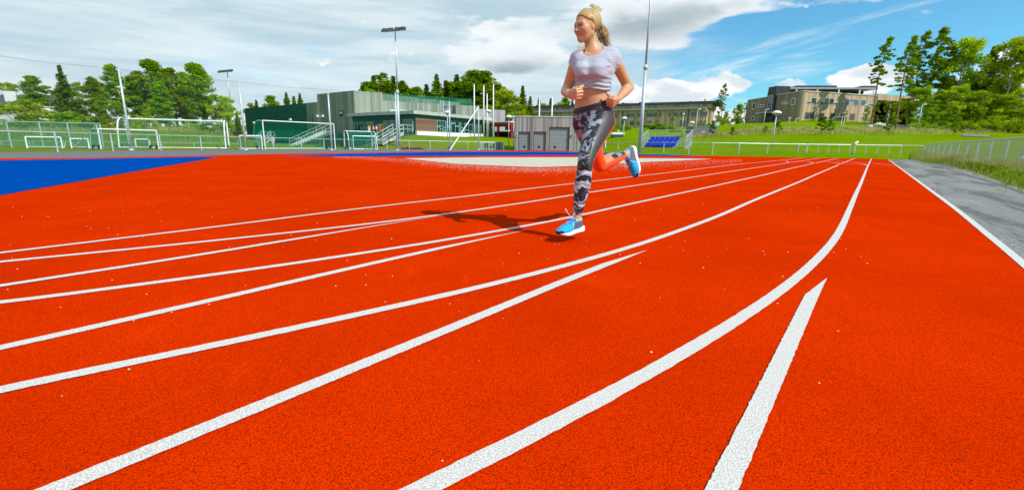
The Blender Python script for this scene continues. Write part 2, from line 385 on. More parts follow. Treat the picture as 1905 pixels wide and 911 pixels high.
LN = 0
def line(pts, w=0.05, tip0=False, tip1=False, name='lane_line', tw=0.0, mat=None, dz=0.0):
    global LN
    W_ = [gr(*p)[:2] for p in pts]
    if pts[0][0] < 0 or pts[0][1] > 911 or pts[0][0] > 1905:      # the paint runs on outside the view
        d0 = W_[0]-W_[1]; d0 = d0/np.linalg.norm(d0); W_ = [W_[0]+d0*q_ for q_ in ((6, 3) if pts[0][1] < 911 or pts[0][0] > 1905 else (1.6, .8))]+W_
    P = [np.array(p) for p in ss(W_, 10)]
    # even spacing
    L = np.concatenate([[0], np.cumsum([np.linalg.norm(P[i+1]-P[i]) for i in range(len(P)-1)])])
    n = int(min(1800, max(8, L[-1]/0.012))); u = np.linspace(0, 1, n)**1.0*L[-1]
    A = np.stack([np.interp(u, L, [p[0] for p in P]), np.interp(u, L, [p[1] for p in P])], -1)
    if L[-1] > 2.2:      # iron out the hand-traced wobble, keeping both ends
        w_ = max(3, int(0.32/(L[-1]/n))); k_ = np.exp(-.5*(np.arange(-2*w_, 2*w_+1)/w_)**2); k_ /= k_.sum(); m_ = 2*w_
        s0 = A[1]-A[0] if n < 60 else (A[40]-A[0])/40; s1 = A[-1]-A[-2] if n < 60 else (A[-1]-A[-41])/40
        E_ = np.concatenate([A[0]-s0*np.arange(m_, 0, -1)[:, None], A, A[-1]+s1*np.arange(1, m_+1)[:, None]])
        A = np.stack([np.convolve(E_[:, j], k_, 'valid') for j in (0, 1)], -1)
    T = np.gradient(A, axis=0); T /= np.linalg.norm(T, axis=1)[:, None]; N = np.stack([-T[:,1], T[:,0]], -1)
    jl = 1+RNG.normal(0, 0.028, n); jr = 1+RNG.normal(0, 0.028, n); hw = w/2
    a = np.ones(n); b_ = np.ones(n)
    if tip1: k = u > L[-1]-tw; a[k] = 1-2*(u[k]-(L[-1]-tw))/tw
    if tip0: k = u < tw; a[k] = 1-2*(tw-u[k])/tw
    Lp = A+N*(hw*a*jl)[:, None]; Rp = A-N*(hw*b_*jr)[:, None]
    LN += 1
    V = np.concatenate([np.c_[Lp, np.full(n, dz+.0148+.0002*(LN%7))], np.c_[Rp, np.full(n, dz+.0148+.0002*(LN%7))]])
    i = np.arange(n-1); q = np.stack([i+n, i+n+1, i+1, i], -1)
    tag(mesh_np(name, V, q, mat or M_LINE), kind='structure')
line([(2010,585),(1902,494),(1875,470.7),(1825.6,430),(1773,387),(1710.4,340.2),(1664.3,305.8),(1652,296.9)])
line([(700,965),(814.5,908),(861.4,883),(925,850),(988,819.5),(1051.6,786.5),(1115,753.5),(1178.4,718),(1234,687.6),(1301,644.3),(1351.5,614),(1402,582.5),(1452.5,544.6),(1485.3,519.3),(1518,487.5),(1541,463.6),(1555,443.4),(1566.4,423.2),(1579.3,393),(1592.8,360.8),(1604,335.5),(1614.9,308.4),(1621.2,295.8)])
line([(1300,1010),(1330,945),(1348.2,907.5),(1385,825),(1420,748.5),(1451,684),(1479,619),(1507,560),(1527,519.5)], tip1=True, tw=0.40)
line([(-60,748),(0,734),(101,713.5),(227,687),(353.5,659.5),(478.5,633),(627,600),(753.5,572),(878.5,544),(961,522),(1036.8,502.9),(1112.5,481.4),(1188.3,458.7),(1264,432),(1339.7,403),(1391.5,379.5),(1440,359),(1490.5,338),(1528.4,321),(1560,307.4)])
line([(1565.6,305.0),(1590.9,294.6)])
line([(60,940),(142,905.7),(177.5,888.5),(279,848.6),(380.3,808),(479,769),(576.8,727),(677.8,684),(778.8,641.4),(878.5,601),(956,568),(1011.5,543),(1087,512.5),(1145,490),(1198,467.5)], tip1=True, tw=0.5)
line([(-60,575),(0,568.7),(126.3,551.8),(252.5,535.4),(378.8,519),(478.5,504.5),(526.3,497.2),(652.5,478.3),(778.8,458.3),(878.5,441.2),(986.2,421.5),(1082,402.5),(1137.7,389.4),(1239.5,366.8),(1303,353),(1366.3,338.7),(1416.8,327.3),(1477.9,312.5),(1511,305.3)])
line([(1515.8,304.2),(1538.5,299.4),(1560,294.6)])
line([(-60,668),(0,654.8),(126.3,625.5),(252.5,596.8),(378.8,568.2),(478.5,545),(526.3,533),(652.5,503.5),(778.8,474.6),(860,456),(923,442),(980,429.2)], tip1=True, tw=0.9)
line([(-60,498),(0,491.8),(101,481.5),(227.3,469.2),(353.5,456.4),(478.5,442.8),(526.3,437.4),(652.5,423.6),(778.8,407.8),(878.5,393.8),(986.2,377.6),(1095,360),(1240,337.9),(1303,328.6),(1366.3,318.7),(1429.4,309.3),(1464.7,303.9)])
line([(1469.3,302.9),(1490.5,300),(1532.2,293.6)])
line([(-60,547),(0,537.4),(126.3,517.5),(252.5,497.5),(353.5,481.5),(478.5,460.8),(526.3,452.5),(652.5,430.5),(753.5,413.6),(830,401.6)], tip1=True, tw=1.6)
line([(-60,482.5),(0,475),(126.3,459.3),(252.5,443.8),(378.8,428.5),(526.3,409),(652.5,392.6),(778.8,377.6),(878.5,366),(986,352.5),(1072,342.3),(1240,322.5),(1303,314.7),(1366.3,307),(1416.8,302),(1454.6,298.4),(1479,295.8),(1503,292.8)])
line([(1466.8,303.3),(1466,301.6),(1461,300.2),(1452,299.7),(1436,299.7)])
line([(1512.6,304.6),(1511,303),(1502,301.2),(1490,300.4),(1476,300.0)])
line([(1563,306.4),(1562,305.2),(1553,303.4),(1539,301.9),(1520,300.7)])
line([(1614.5,308.6),(1608,306.4),(1592,304.0),(1576,302.4),(1556,300.9)])
line([(1671,308.7),(1642,306.0),(1617,303.7),(1585,302.2)])
line([(1668,310.6),(1630,308.8),(1590,307.5),(1566,307.0)], w=0.03)

line([(1990,388),(1905,359.5),(1850,341),(1800,326),(1750,311.5),(1700,300.5)], w=.07, name='asphalt_seam', mat=M_ASPH_DK, dz=-.004)
# ================================================================ the runner
class Grid:
    def __init__(s, lo, hi, h):
        s.h = h; s.lo = np.array(lo, float); n = np.ceil((np.array(hi)-s.lo)/h).astype(int)+1
        s.n = n; s.v = np.full(n, 1.0, np.float32)
        s.ax = [(s.lo[i]+h*np.arange(n[i])).astype(np.float32) for i in range(3)]
    def region(s, lo, hi):
        a = np.clip(np.floor((np.array(lo)-s.lo)/s.h).astype(int), 0, s.n); b = np.clip(np.ceil((np.array(hi)-s.lo)/s.h).astype(int)+1, 0, s.n)
        sl = tuple(slice(int(a[i]), int(b[i])) for i in range(3))
        g = np.stack(np.meshgrid(*[s.ax[i][sl[i]] for i in range(3)], indexing='ij'), -1); return sl, g
    def union(s, fn, lo, hi, k=0.02):
        m = k+0.02; sl, g = s.region(np.array(lo)-m, np.array(hi)+m)
        if g.size == 0: return
        d = fn(g).astype(np.float32); a = s.v[sl]; hh = np.maximum(k-np.abs(a-d), 0)/k
        s.v[sl] = np.minimum(a, d)-hh*hh*k*0.25
    def cut(s, fn, lo, hi, k=0.01):
        m = k+0.02; sl, g = s.region(np.array(lo)-m, np.array(hi)+m)
        d = -fn(g).astype(np.float32); a = s.v[sl]; hh = np.maximum(k-np.abs(a-d), 0)/k
        s.v[sl] = np.maximum(a, d)+hh*hh*k*0.25
    def intersect(s, fn):
        sl, g = s.region(s.lo, s.lo+s.n*s.h); s.v = np.maximum(s.v, fn(g).astype(np.float32))
def chain(P, r):
    P = [np.array(p, np.float32) for p in P]; r = list(r)
    def fn(g):
        out = None
        for i in range(len(P)-1):
            a, b = P[i], P[i+1]; ba = b-a; L2 = float(ba@ba)+1e-9
            t = np.clip(((g-a)@ba)/L2, 0, 1); d = np.sqrt((((g-a)-t[..., None]*ba)**2).sum(-1))-(r[i]+(r[i+1]-r[i])*t)
            out = d if out is None else np.minimum(out, d)
        return out
    R_ = max(r); lo = np.min(P, 0)-R_; hi = np.max(P, 0)+R_; return fn, lo, hi
def curve_chain(P, r, n=5):
    Q = ss([np.r_[np.array(p, float), rr] for p, rr in zip(P, r)], n)
    return chain([q_[:3] for q_ in Q], [q_[3] for q_ in Q])
def ell(c, rad, B=None):
    c = np.array(c, np.float32); rad = np.array(rad, np.float32); B = np.eye(3, dtype=np.float32) if B is None else np.array(B, np.float32)
    def fn(g):
        q_ = (g-c)@B.T; k0 = np.sqrt(((q_/rad)**2).sum(-1)); k1 = np.sqrt(((q_/rad**2)**2).sum(-1))+1e-6
        return k0*(k0-1)/k1
    R_ = float(max(rad)); return fn, c-R_, c+R_
def loft(sec, sup=2.3):
    """sections: (centre, half width, half depth, yaw) ordered upwards"""
    z = np.array([s_[0][2] for s_ in sec]); dat = np.array([[s_[0][0], s_[0][1], s_[1], s_[2], math.cos(s_[3]), math.sin(s_[3])] for s_ in sec])
    zz = np.linspace(z[0], z[-1], 160); tab = np.zeros((160, 6))
    m = np.gradient(dat, z, axis=0)
    for i, q_ in enumerate(zz):
        j = min(max(np.searchsorted(z, q_)-1, 0), len(z)-2); h_ = z[j+1]-z[j]; u = (q_-z[j])/h_
        tab[i] = (2*u**3-3*u**2+1)*dat[j]+(u**3-2*u**2+u)*h_*m[j]+(-2*u**3+3*u**2)*dat[j+1]+(u**3-u**2)*h_*m[j+1]
    def fn(g):
        zc = np.clip(g[..., 2], z[0], z[-1]); t = (zc-z[0])/(z[-1]-z[0])*159
        T = [np.interp(t, np.arange(160), tab[:, k]).astype(np.float32) for k in range(6)]
        dx = g[..., 0]-T[0]; dy = g[..., 1]-T[1]
        u = (dx*T[4]+dy*T[5])/T[2]; v = (-dx*T[5]+dy*T[4])/T[3]
        k0 = (np.abs(u)**sup+np.abs(v)**sup+1e-8)**(1/sup); d = (k0-1)*np.minimum(T[2], T[3])
        e = g[..., 2]-zc; return np.where(e != 0, np.sqrt(np.maximum(d, 0)**2+e**2)+np.minimum(d, 0)*0, d)
    w = max(max(s_[1], s_[2]) for s_ in sec); C_ = np.array([s_[0] for s_ in sec])
    return fn, C_.min(0)-[w, w, 0.03], C_.max(0)+[w, w, 0.03]
def surface_nets(G):
    v = G.v; s = v < 0; n = v.shape
    c = [s[i:n[0]-1+i, j:n[1]-1+j, k:n[2]-1+k] for i in (0,1) for j in (0,1) for k in (0,1)]
    allin = np.logical_and.reduce(c); anyin = np.logical_or.reduce(c); act = anyin & ~allin
    I = np.argwhere(act); corner = {}
    for i in (0,1):
        for j in (0,1):
            for k in (0,1): corner[(i,j,k)] = v[I[:,0]+i, I[:,1]+j, I[:,2]+k]
    acc = np.zeros((len(I), 3)); cnt = np.zeros(len(I))
    for a in corner:
        for axd in range(3):
            if a[axd] == 0:
                b = list(a); b[axd] = 1; b = tuple(b); va, vb = corner[a], corner[b]; m = (va < 0) != (vb < 0)
                t = np.where(m, va/(va-vb+1e-12), 0); p = np.zeros((len(I), 3)); p[:] = a; p[:, axd] = t
                acc[m] += p[m]; cnt[m] += 1
    P = G.lo+G.h*(I+acc/cnt[:, None]); ids = -np.ones(act.shape, np.int64); ids[act] = np.arange(len(I)); Q = []
    for axd in range(3):
        o1, o2 = [(1,2),(2,0),(0,1)][axd]
        sa = [slice(None)]*3; sb = [slice(None)]*3; sa[axd] = slice(0, n[axd]-1); sb[axd] = slice(1, n[axd])
        A, B = s[tuple(sa)], s[tuple(sb)]; E = np.argwhere(A != B)
        E = E[(E[:, o1] > 0) & (E[:, o2] > 0) & (E[:, o1] < n[o1]-1) & (E[:, o2] < n[o2]-1)]
        f = A[tuple(E.T)]
        def cid(d1, d2):
            q_ = E.copy(); q_[:, o1] -= d1; q_[:, o2] -= d2; return ids[tuple(q_.T)]
        q4 = np.stack([cid(1,1), cid(0,1), cid(0,0), cid(1,0)], -1); q4[~f] = q4[~f][:, ::-1]; Q.append(q4)
    Q = np.concatenate(Q); return P, Q[(Q >= 0).all(1)]
def relax(P, Q, it=2, lam=0.5):
    e = np.concatenate([Q[:, [0,1]], Q[:, [1,2]], Q[:, [2,3]], Q[:, [3,0]]]); n = len(P)
    deg = np.bincount(e.ravel(), minlength=n)[:, None]+1e-9
    for _ in range(it):
        for sgn in (lam, -lam*1.02):
            S = np.zeros_like(P)
            for k in range(3): S[:, k] = np.bincount(e[:,0], P[e[:,1], k], n)+np.bincount(e[:,1], P[e[:,0], k], n)
            P = P+sgn*(S/deg-P)
    return P
def set_color(o, C_, name='tint'):
    a = o.data.color_attributes.new(name, 'FLOAT_COLOR', 'POINT'); buf = np.ones((len(C_), 4), np.float32); buf[:, :3] = C_
    a.data.foreach_set('color', buf.ravel())
def tint_mat(name, rough=0.6, spec=0.3, fn=None, sheen=0.0):
    def f(t, b):
        a = t.new('ShaderNodeAttribute', attribute_name='tint'); col = a.outputs['Color']
        if fn: col = fn(t, b, col) or col
        t.put(b.inputs['Base Color'], col)
        if sheen: b.inputs['Sheen Weight'].default_value = sheen
    return material(name, (0.5,0.5,0.5), rough, 0, spec, f)
def yawvec(deg):   # facing direction turned to the viewer's left by deg, and the body's own left
    a = math.radians(deg); f_ = np.array([-math.sin(a), -math.cos(a), 0]); l_ = np.array([-f_[1], f_[0], 0]); return f_, l_

J = dict(Lank=at(1073,408,3.11), Lkn=at(1089,302,3.09), Lhip=at(1117,228,3.32), Rhip=at(1090,230,3.38),
  Rkn=at(1115,309,3.58), Rank=at(1166,286,3.86),
  Lsh=at(1140,106,3.28), Rsh=at(1073,111,3.31), Lel=at(1169,163,3.44), Lwr=at(1149,185,3.27),
  Rel=at(1053,170,3.38), Rwr=at(1060,176,3.19))
yp = math.radians(-31); yc = math.radians(-22)         # hips and chest turned towards the viewer's left
FP, LP = yawvec(31); FCh, LCh = yawvec(22)
SECT = [(at(1104,252,3.36), .088, .090, yp), (at(1104,238,3.36), .128, .108, yp), (at(1104.5,222,3.355), .141, .112, yp), (at(1103,205,3.35), .134, .102, yp), (at(1100.5,190,3.34), .117, .088, yp),
  (at(1100,176,3.33), .108, .080, (yp+yc)/2), (at(1102,160,3.32), .112, .084, yc), (at(1104.5,142,3.305), .121, .092, yc),
  (at(1106.5,126,3.30), .128, .092, yc), (at(1108,114,3.30), .132, .082, yc), (at(1107.5,104,3.305), .118, .062, yc), (at(1106,98,3.31), .072, .050, yc)]
def breast(px, py, Yb, sg):
    return ell(at(px, py, Yb), (.052, .046, .050), np.array([LCh, FCh, [0,0,1]]))
def leg_chain(h_, kn, an, rs, out_thigh, calf):
    P = []; R_ = []
    for t, r_ in rs[0]:
        P.append(h_+(kn-h_)*t+out_thigh*math.sin(math.pi*t)); R_.append(r_)
    for t, r_ in rs[1]:
        P.append(kn+(an-kn)*t+calf*math.sin(math.pi*min(1, t*1.5))); R_.append(r_)
    return P, R_
LEGR = ([(0, .084), (.2, .084), (.45, .074), (.7, .060), (.9, .051)], [(0.03, .048), (.12, .046), (.3, .051), (.45, .049), (.65, .038), (.85, .029), (1.0, .0275)])
LEGRr = ([(0, .080), (.2, .080), (.45, .070), (.7, .058), (.9, .051)], [(0.03, .048), (.12, .047), (.3, .052), (.45, .050), (.65, .038), (.85, .029), (1.0, .0275)])
back_shank = np.array([0.1, .3, .95]); back_shank /= np.linalg.norm(back_shank)
Lleg = leg_chain(J['Lhip'], J['Lkn'], J['Lank'], LEGR, FP*0.012+np.array([-.004,0,0]), -FP*0.010)
Rleg = leg_chain(J['Rhip'], J['Rkn'], J['Rank'], LEGRr, FP*0.012, back_shank*0.008)
def lower_parts(off=0.0, full=False):
    return [(*loft([(c_, a+off, b+off, y) for c_, a, b, y in (SECT if full else SECT[:6])]), .02),
        (*curve_chain(Lleg[0], [r_+off for r_ in Lleg[1]]), .035), (*curve_chain(Rleg[0], [r_+off for r_ in Rleg[1]]), .035),
        (*ell(at(1089,232,3.44), (.075+off, .062+off, .082+off)), .03), (*ell(at(1123,230,3.42), (.075+off, .062+off, .082+off)), .03)]
def arm_parts(off=0.0, upto=1.0):
    L = [(J['Lsh']+np.array([-.012,.0,.004]), .043), (J['Lsh']*.75+J['Lel']*.25, .0415), (J['Lsh']*.4+J['Lel']*.6, .037), (J['Lel'], .033)]
    R_ = [(J['Rsh']+np.array([.010,0,.004]), .041), (J['Rsh']*.75+J['Rel']*.25, .040), (J['Rsh']*.4+J['Rel']*.6, .036), (J['Rel'], .032)]
    return [(*chain([p for p, _ in q_], [r_+off for _, r_ in q_]), .035) for q_ in (L, R_)]
def upper_parts(off=0.0, full=False):
    o = ([] if full else [(*loft([(c_, a+off, b+off, y) for c_, a, b, y in SECT[4:]]), .02)])+[ (*breast(1082,131,3.235,-1), .035), (*breast(1110,131,3.215,1), .035)]
    # trapezius and shoulder bridge
    for s_ in ('Lsh', 'Rsh'):
        o.append((*chain([at(1104,95,3.32), J[s_]+np.array([0,0,.012])], [.040+off, .031+off]), .03))
    return o
BODY_LO, BODY_HI = np.array([0.20, 2.86, 0.0]), np.array([1.14, 4.02, 1.60])

# head frame
hf = np.array([-.86, -.50, -.16]); hf /= np.linalg.norm(hf); hl = np.cross([0.06, .0, 1.0], hf); hl /= np.linalg.norm(hl); hu = np.cross(hf, hl)
if hl @ np.array([1.0, -1.0, 0]) < 0: print('head left check', hl)
HS = .885; HC = at(1090.5, 47, 3.285); HB = np.array([hl, hf, hu])
def H(x, y, z): return HC+(hl*x+hf*y+hu*z)*HS
def head_parts():
    o = []
    def E(c, r_, k): o.append((*ell(H(*c), np.array(r_)*HS, HB), k))
    def Cn(ps, rs, k): o.append((*chain([H(*p) for p in ps], [q*HS for q in rs]), k))
    E((0,-.012,.018), (.073,.092,.083), .02)
    E((0,.030,-.040), (.058,.055,.066), .03)
    for s_ in (-1, 1):
        Cn([(s_*.046,-.005,-.062), (s_*.028,.035,-.088), (s_*.007,.058,-.098)], [.018,.015,.013], .03)
        E((s_*.036,.052,-.030), (.024,.022,.022), .03)
        E((s_*.070,-.008,-.018), (.008,.015,.026), .006)
        Cn([(s_*.014,.077,.010), (s_*.040,.066,.012)], [.011,.010], .018)
    Cn([(0,.056,-.096), (0,.064,-.093)], [.015,.012], .02)
    Cn([(0,.082,.002), (0,.094,-.020), (0,.101,-.034)], [.008,.0085,.0100], .010)
    for s_ in (-1, 1): E((s_*.010,.090,-.037), (.0085,.009,.007), .006)
    return o
def head_cuts():
    return [(*ell(H(s_*.080,-.004,-.014), np.array((.0055,.008,.014))*HS, HB), .003) for s_ in (-1, 1)]+[(*ell(H(s_*.030,.097,-.007), np.array((.017,.020,.010))*HS, HB), .012) for s_ in (-1, 1)]
def head_late():
    o = []
    for s_ in (-1, 1): o.append((*ell(H(s_*.030,.070,-.008), np.array((.0135,.0135,.0115))*HS, HB), .003))
    for zz_, rr, yy in ((-.0605,.0058,.083), (-.0705,.0066,.081)):
        o.append((*chain([H(-.020,yy-.010,zz_+.002), H(0,yy+.003,zz_), H(.020,yy-.010,zz_+.002)], [rr*.5, rr*.9, rr*.5]), .005))
    return o
def hand_parts(wr, a, n, side):
    a = np.array(a, float); a /= np.linalg.norm(a); n = np.array(n, float); n = n-a*(n@a); n /= np.linalg.norm(n)
    s_ = np.cross(n, a)*(1 if side == 'L' else -1); s_ = s_ if s_[2] > 0 else -s_
    o = []; K = []
    for i, off in enumerate((.028, .010, -.009, -.027)):
        ln = (.080, .083, .079, .071)[i]; k_ = wr+a*ln+s_*off; K.append(k_)
        o.append((*chain([wr+a*.012+s_*off*.55, k_], [.0155, .0118]), .010))
    fl = (.036, .040, .037, .030)
    for i in range(4):
        k_ = K[i]; p1 = k_+n*fl[i]+a*.006; p2 = p1-a*.024+n*.004; p3 = p2-n*.016-a*.004
        o.append((*chain([k_, p1], [.0100, .0088]), .0025)); o.append((*chain([p1, p2, p3], [.0088, .0080, .0072]), .0025))
    t0 = wr+a*.022+s_*.020+n*.010; t1 = wr+a*.055+s_*.038+n*.018; t2 = wr+a*.078+s_*.040+n*.034; t3 = t2+n*.024+s_*.004
    o.append((*chain([t0, t1], [.014, .0115]), .010)); o.append((*chain([t1, t2, t3], [.0110, .0100, .0085]), .003))
    return o

def build_runner():
    root = empty('person', 'running woman in cropped lilac top, patterned leggings with orange panels and blue running shoes', 'person', (J['Lank'][0], J['Lank'][1], 0))
    # ---------- body
    G = Grid(BODY_LO, BODY_HI, 0.0042)
    for p in lower_parts(0, True): G.union(*p)
    for p in upper_parts(0, True): G.union(*p)
    for p in arm_parts(): G.union(*p)
    for e_, w_ in (('Lel', 'Lwr'), ('Rel', 'Rwr')):
        a_, b_ = J[e_], J[w_]
        G.union(*curve_chain([a_, a_*.72+b_*.28, a_*.4+b_*.6, b_, b_+(b_-a_)*.07], [.033, .0365, .029, .0215, .0205]), k=.02)
    G.union(*chain([at(1106,104,3.315), at(1101,90,3.31), at(1098,70,3.31)], [.055, .043, .042]), k=.025)
    for sx in ((1086,100,3.268), (1112,99,3.258)):   # collar bones
        G.union(*chain([at(1098,104,3.262), at(*sx)], [.007, .008]), k=.012)
    for p in hand_parts(J['Lwr'], J['Lwr']-J['Lel']+np.array([-.03,0,0]), (-.93,-.35,-.1), 'L'): G.union(*p)
    for p in hand_parts(J['Rwr'], (J['Rwr']-J['Rel'])+np.array([.09,0,.03]), (.95,-.1,.12), 'R'): G.union(*p)
    for p in head_parts(): G.union(*p)
    for p in head_cuts(): G.cut(*p)
    for p in head_late(): G.union(*p)
    nav = at(1088.5, 185, 3.25)
    G.cut(*ell(nav, (.0075,.026,.013)), k=.014)
    # feet inside the shoes
    G.union(*chain([J['Lank'], LS(0,-.055,.055), LS(0,.04,.035)], [.0275,.030,.024]), k=.02)
    G.union(*chain([J['Rank'], RS(0,-.055,.055), RS(0,.04,.035)], [.0275,.030,.024]), k=.02)
    P, Q = surface_nets(G); P = relax(P, Q, 1)
    C_ = np.tile(np.array([.55,.285,.145]), (len(P), 1))
    q_ = (P-HC)@HB.T/HS
    hd = np.abs(q_).max(1) < .14
    def blend(m, col): C_[:] = C_*(1-m[:, None])+np.array(col)*m[:, None]
    def soft_ell(c, r_, e=.35):
        d = np.sqrt((((q_-np.array(c))/np.array(r_))**2).sum(1)); return np.clip((1+e-d)/e, 0, 1)*hd
    for s_ in (-1, 1):
        blend(soft_ell((s_*.038,.066,-.036), (.020,.022,.018), .8)*.10, (.66,.21,.12))
        blend(soft_ell((s_*.031,.080,.0125), (.019,.03,.0030), .6)*.75, (.14,.065,.03))       # brows
        blend(soft_ell((s_*.030,.084,-.0035), (.0165,.03,.0052), .4)*.95, (.030,.015,.012))     # lash line
        blend(soft_ell((s_*.030,.086,-.0095), (.012,.02,.0045), .4)*.75, (.50,.42,.38))
        blend(soft_ell((s_*.030,.088,-.0085), (.0058,.02,.0060), .4), (.030,.035,.04))
        blend(soft_ell((s_*.010,.098,-.0435), (.0045,.01,.003), .5)*.7, (.20,.06,.03))
    blend(soft_ell((0,.086,-.0655), (.021,.03,.0085), .5)*.6, (.60,.11,.085))
    blend(soft_ell((0,.090,-.0655), (.020,.03,.0014), .6)*.8, (.20,.03,.03))
    blend(np.clip(1-np.linalg.norm(P-nav, axis=1)/.020, 0, 1)*.7, (.22,.08,.04))
    for w_, e_ in (('Lwr','Lel'), ('Rwr','Rel')):                                # ruddier hands and elbows
        blend(np.clip(1-np.linalg.norm(P-J[w_]-(J[w_]-J[e_])*.35, axis=1)/.10, 0, 1)*.4, (.72,.26,.17))
    def fs(t, b, col):
        n = t.noise(objc(t), 60, 4, .6); b.inputs['Subsurface Weight'].default_value = .12; b.inputs['Subsurface Radius'].default_value = (.012,.005,.003); b.inputs['Subsurface Scale'].default_value = .6
        bump(t, b, n, .12, .002); return t.mix(t.math('MULTIPLY', t.step(t.noise(objc(t), 22, 4, .6), .4, .7), .14), col, (.70,.25,.13))
    body = mesh_np('body', P, Q, tint_mat('skin', .42, .45, fs), None, True, root.location); set_color(body, C_); body.parent = root; body.location = (0,0,0)

    # ---------- top
    G = Grid([0.28, 3.02, .90], [.86, 3.62, 1.42], 0.004)
    for p in upper_parts(.0050): G.union(*p)
    for (fn_, lo_, hi_, k_), s_, e_, cutd in zip(arm_parts(.0085), ('Lsh', 'Rsh'), ('Lel', 'Rel'), (.058, .054)):
        d_ = J[e_]-J[s_]; d_ = d_/np.linalg.norm(d_); sd = 1 if s_ == 'Lsh' else -1
        ct = J[s_]+d_*cutd; nn = d_+np.array([sd*.35,0,.15]); nn = (nn/np.linalg.norm(nn)).astype(np.float32)
        G.union(lambda g_, fn_=fn_, ct=ct, nn=nn: np.maximum(fn_(g_), (g_-ct)@nn), lo_, hi_, k_)
    hemz = .5*(at(1072,168,3.3)[2]+at(1131,168,3.3)[2])
    cb = at(1101,160,3.32)
    sl, g = G.region(G.lo, G.lo+G.n*G.h)
    rel = g-J['Lsh'].astype(np.float32)
    # folds: rings over the lower ribs, pulls running from each armpit
    zr = g[..., 2]; ang = np.arctan2(g[..., 1]-cb[1], g[..., 0]-cb[0])
    low = np.clip((1.115-zr)/.06, 0, 1)
    G.v -= (.0034*low*(1+np.sin((zr+.012*np.sin(ang*2.0+.6)+.006*np.sin(ang*5))*2*np.pi/.0265))+.006*np.clip((hemz+.05-zr)/.05, 0, 1)).astype(np.float32)
    for s_, sx in (('Lsh', 1), ('Rsh', -1)):      # soft pulls fanning inwards and down from the armpit
        ap = J[s_]+np.array([-.030*sx, -.03, -.070]); v_ = g-ap; inw = -sx*v_[..., 0]
        rr = np.sqrt((v_**2).sum(-1)); th = np.arctan2(v_[..., 2], inw+.03)
        G.v -= (.0060*np.exp(-(rr/.075)**2)*np.clip((inw+.015)/.03, 0, 1)*(1+np.sin(th*7+1.0))*np.clip(rr/.03, 0, 1)).astype(np.float32)
    G.v -= (.0014*(1+np.sin(zr*2*np.pi/.052+2.2*np.sin(ang*1.3+1)+1.0))*np.clip((1.20-zr)/.1, 0, 1)).astype(np.float32)
    G.intersect(lambda g_: hemz-g_[..., 2]+.010*(g_[..., 0]-cb[0])-.006*np.sin((g_[..., 0]-cb[0])*22))
    # scoop neck
    G.cut(*ell(at(1102,92,3.29), (.070,.105,.058), np.array([LCh, FCh, [0,0,1]])), k=.004)
    P, Q = surface_nets(G); P = relax(P, Q, 1)
    def ft(t, b):
        v = objc(t); n = t.noise(v, 650, 2, .6); w = t.noise(t.vscale(v, 1, 1, 3.5), 11, 4, .6, .8)
        t.put(b.inputs['Base Color'], t.mix(t.step(n, .35, .65), (.37,.37,.45), (.46,.47,.55))); b.inputs['Sheen Weight'].default_value = .15
        bump(t, b, w, .6, .012)
    top = mesh_np('crop_top', P, Q, material('lilac_jersey', (.6,.58,.64), .85, 0, .15, ft), None, True, root.location); top.parent = root; top.location = (0,0,0)
    # neckline binding
    sb = MB(); sb.tube(ss([at(1088,98.5,3.262), at(1087.2,95,3.275), at(1087.5,91,3.295), at(1090,88,3.32)], 5), .0035, 6)
    o = sb.build('bra_strap', material('black_strap', (.012,.012,.014), .6), None, True, root.location); o.parent = root; o.location = (0,0,0)

    # ---------- leggings
    G = Grid([0.34, 2.96, .15], [1.08, 3.98, 1.02], 0.004)
    for p in lower_parts(.0042): G.union(*p)
    sl, g = G.region(G.lo, G.lo+G.n*G.h)
    wa, wb, wc = at(1068,203,3.33), at(1131,184,3.27), at(1100,190,3.45)
    nw = np.cross(wb-wa, wc-wa); nw /= np.linalg.norm(nw); nw = nw if nw[2] > 0 else -nw
    dw = (g-wa)@nw
    G.v -= (.0020*np.clip((dw+.10)/.06, 0, 1)*np.clip(-dw/.01, 0, 1)*np.sin(dw*2*np.pi/.021+np.sin(g[..., 0]*30))).astype(np.float32)
    kb = J['Lkn']; G.v -= (.0016*np.exp(-((g-kb)**2).sum(-1)/.07**2)*np.sin(g[..., 2]*2*np.pi/.018)).astype(np.float32)
    G.intersect(lambda g_: (g_-wa)@nw)
    for k_, a_, cut in (('Lkn','Lank',.90), ('Rkn','Rank',.86)):
        ax_ = J[a_]-J[k_]; ln = np.linalg.norm(ax_); ax_ = ax_/ln; pc = J[k_]+ax_*ln*cut
        G.intersect(lambda g_, pc=pc, ax_=ax_: np.where(((g_-pc)**2).sum(-1) < .01, (g_-pc)@ax_, -1))
        G.v = np.where((((g-pc)@ax_) > 0) & (((g-pc)**2).sum(-1) < .04), np.maximum(G.v, .002), G.v)
    P, Q = surface_nets(G); P = relax(P, Q, 1)
    # panels: 0 print, 1 grey, 2 orange, 3 waistband, measured in the cloth round each leg
    def nearest(P, ch):
        best = np.full(len(P), 9.); off = np.zeros((len(P), 3)); tt = np.zeros(len(P))
        for i in range(len(ch)-1):
            a, b_ = ch[i], ch[i+1]; ba = b_-a; t = np.clip(((P-a)@ba)/(ba@ba), 0, 1); v_ = P-a-t[:, None]*ba; d = np.linalg.norm(v_, axis=1)
            m = d < best; best[m] = d[m]; off[m] = v_[m]; tt[m] = i+t[m]
        return best, off, tt
    dL, oL, tL = nearest(P, Lleg[0]); dR, oR, tR = nearest(P, Rleg[0])
    isR = dR-.004 < dL
    col = np.zeros((len(P), 3)); pr = np.zeros(len(P))
    angL = np.degrees(np.arctan2(oL@LP, oL@FP)); nTh = len(LEGR[0])
    zz = P[:, 2]; zk = J['Lkn'][2]
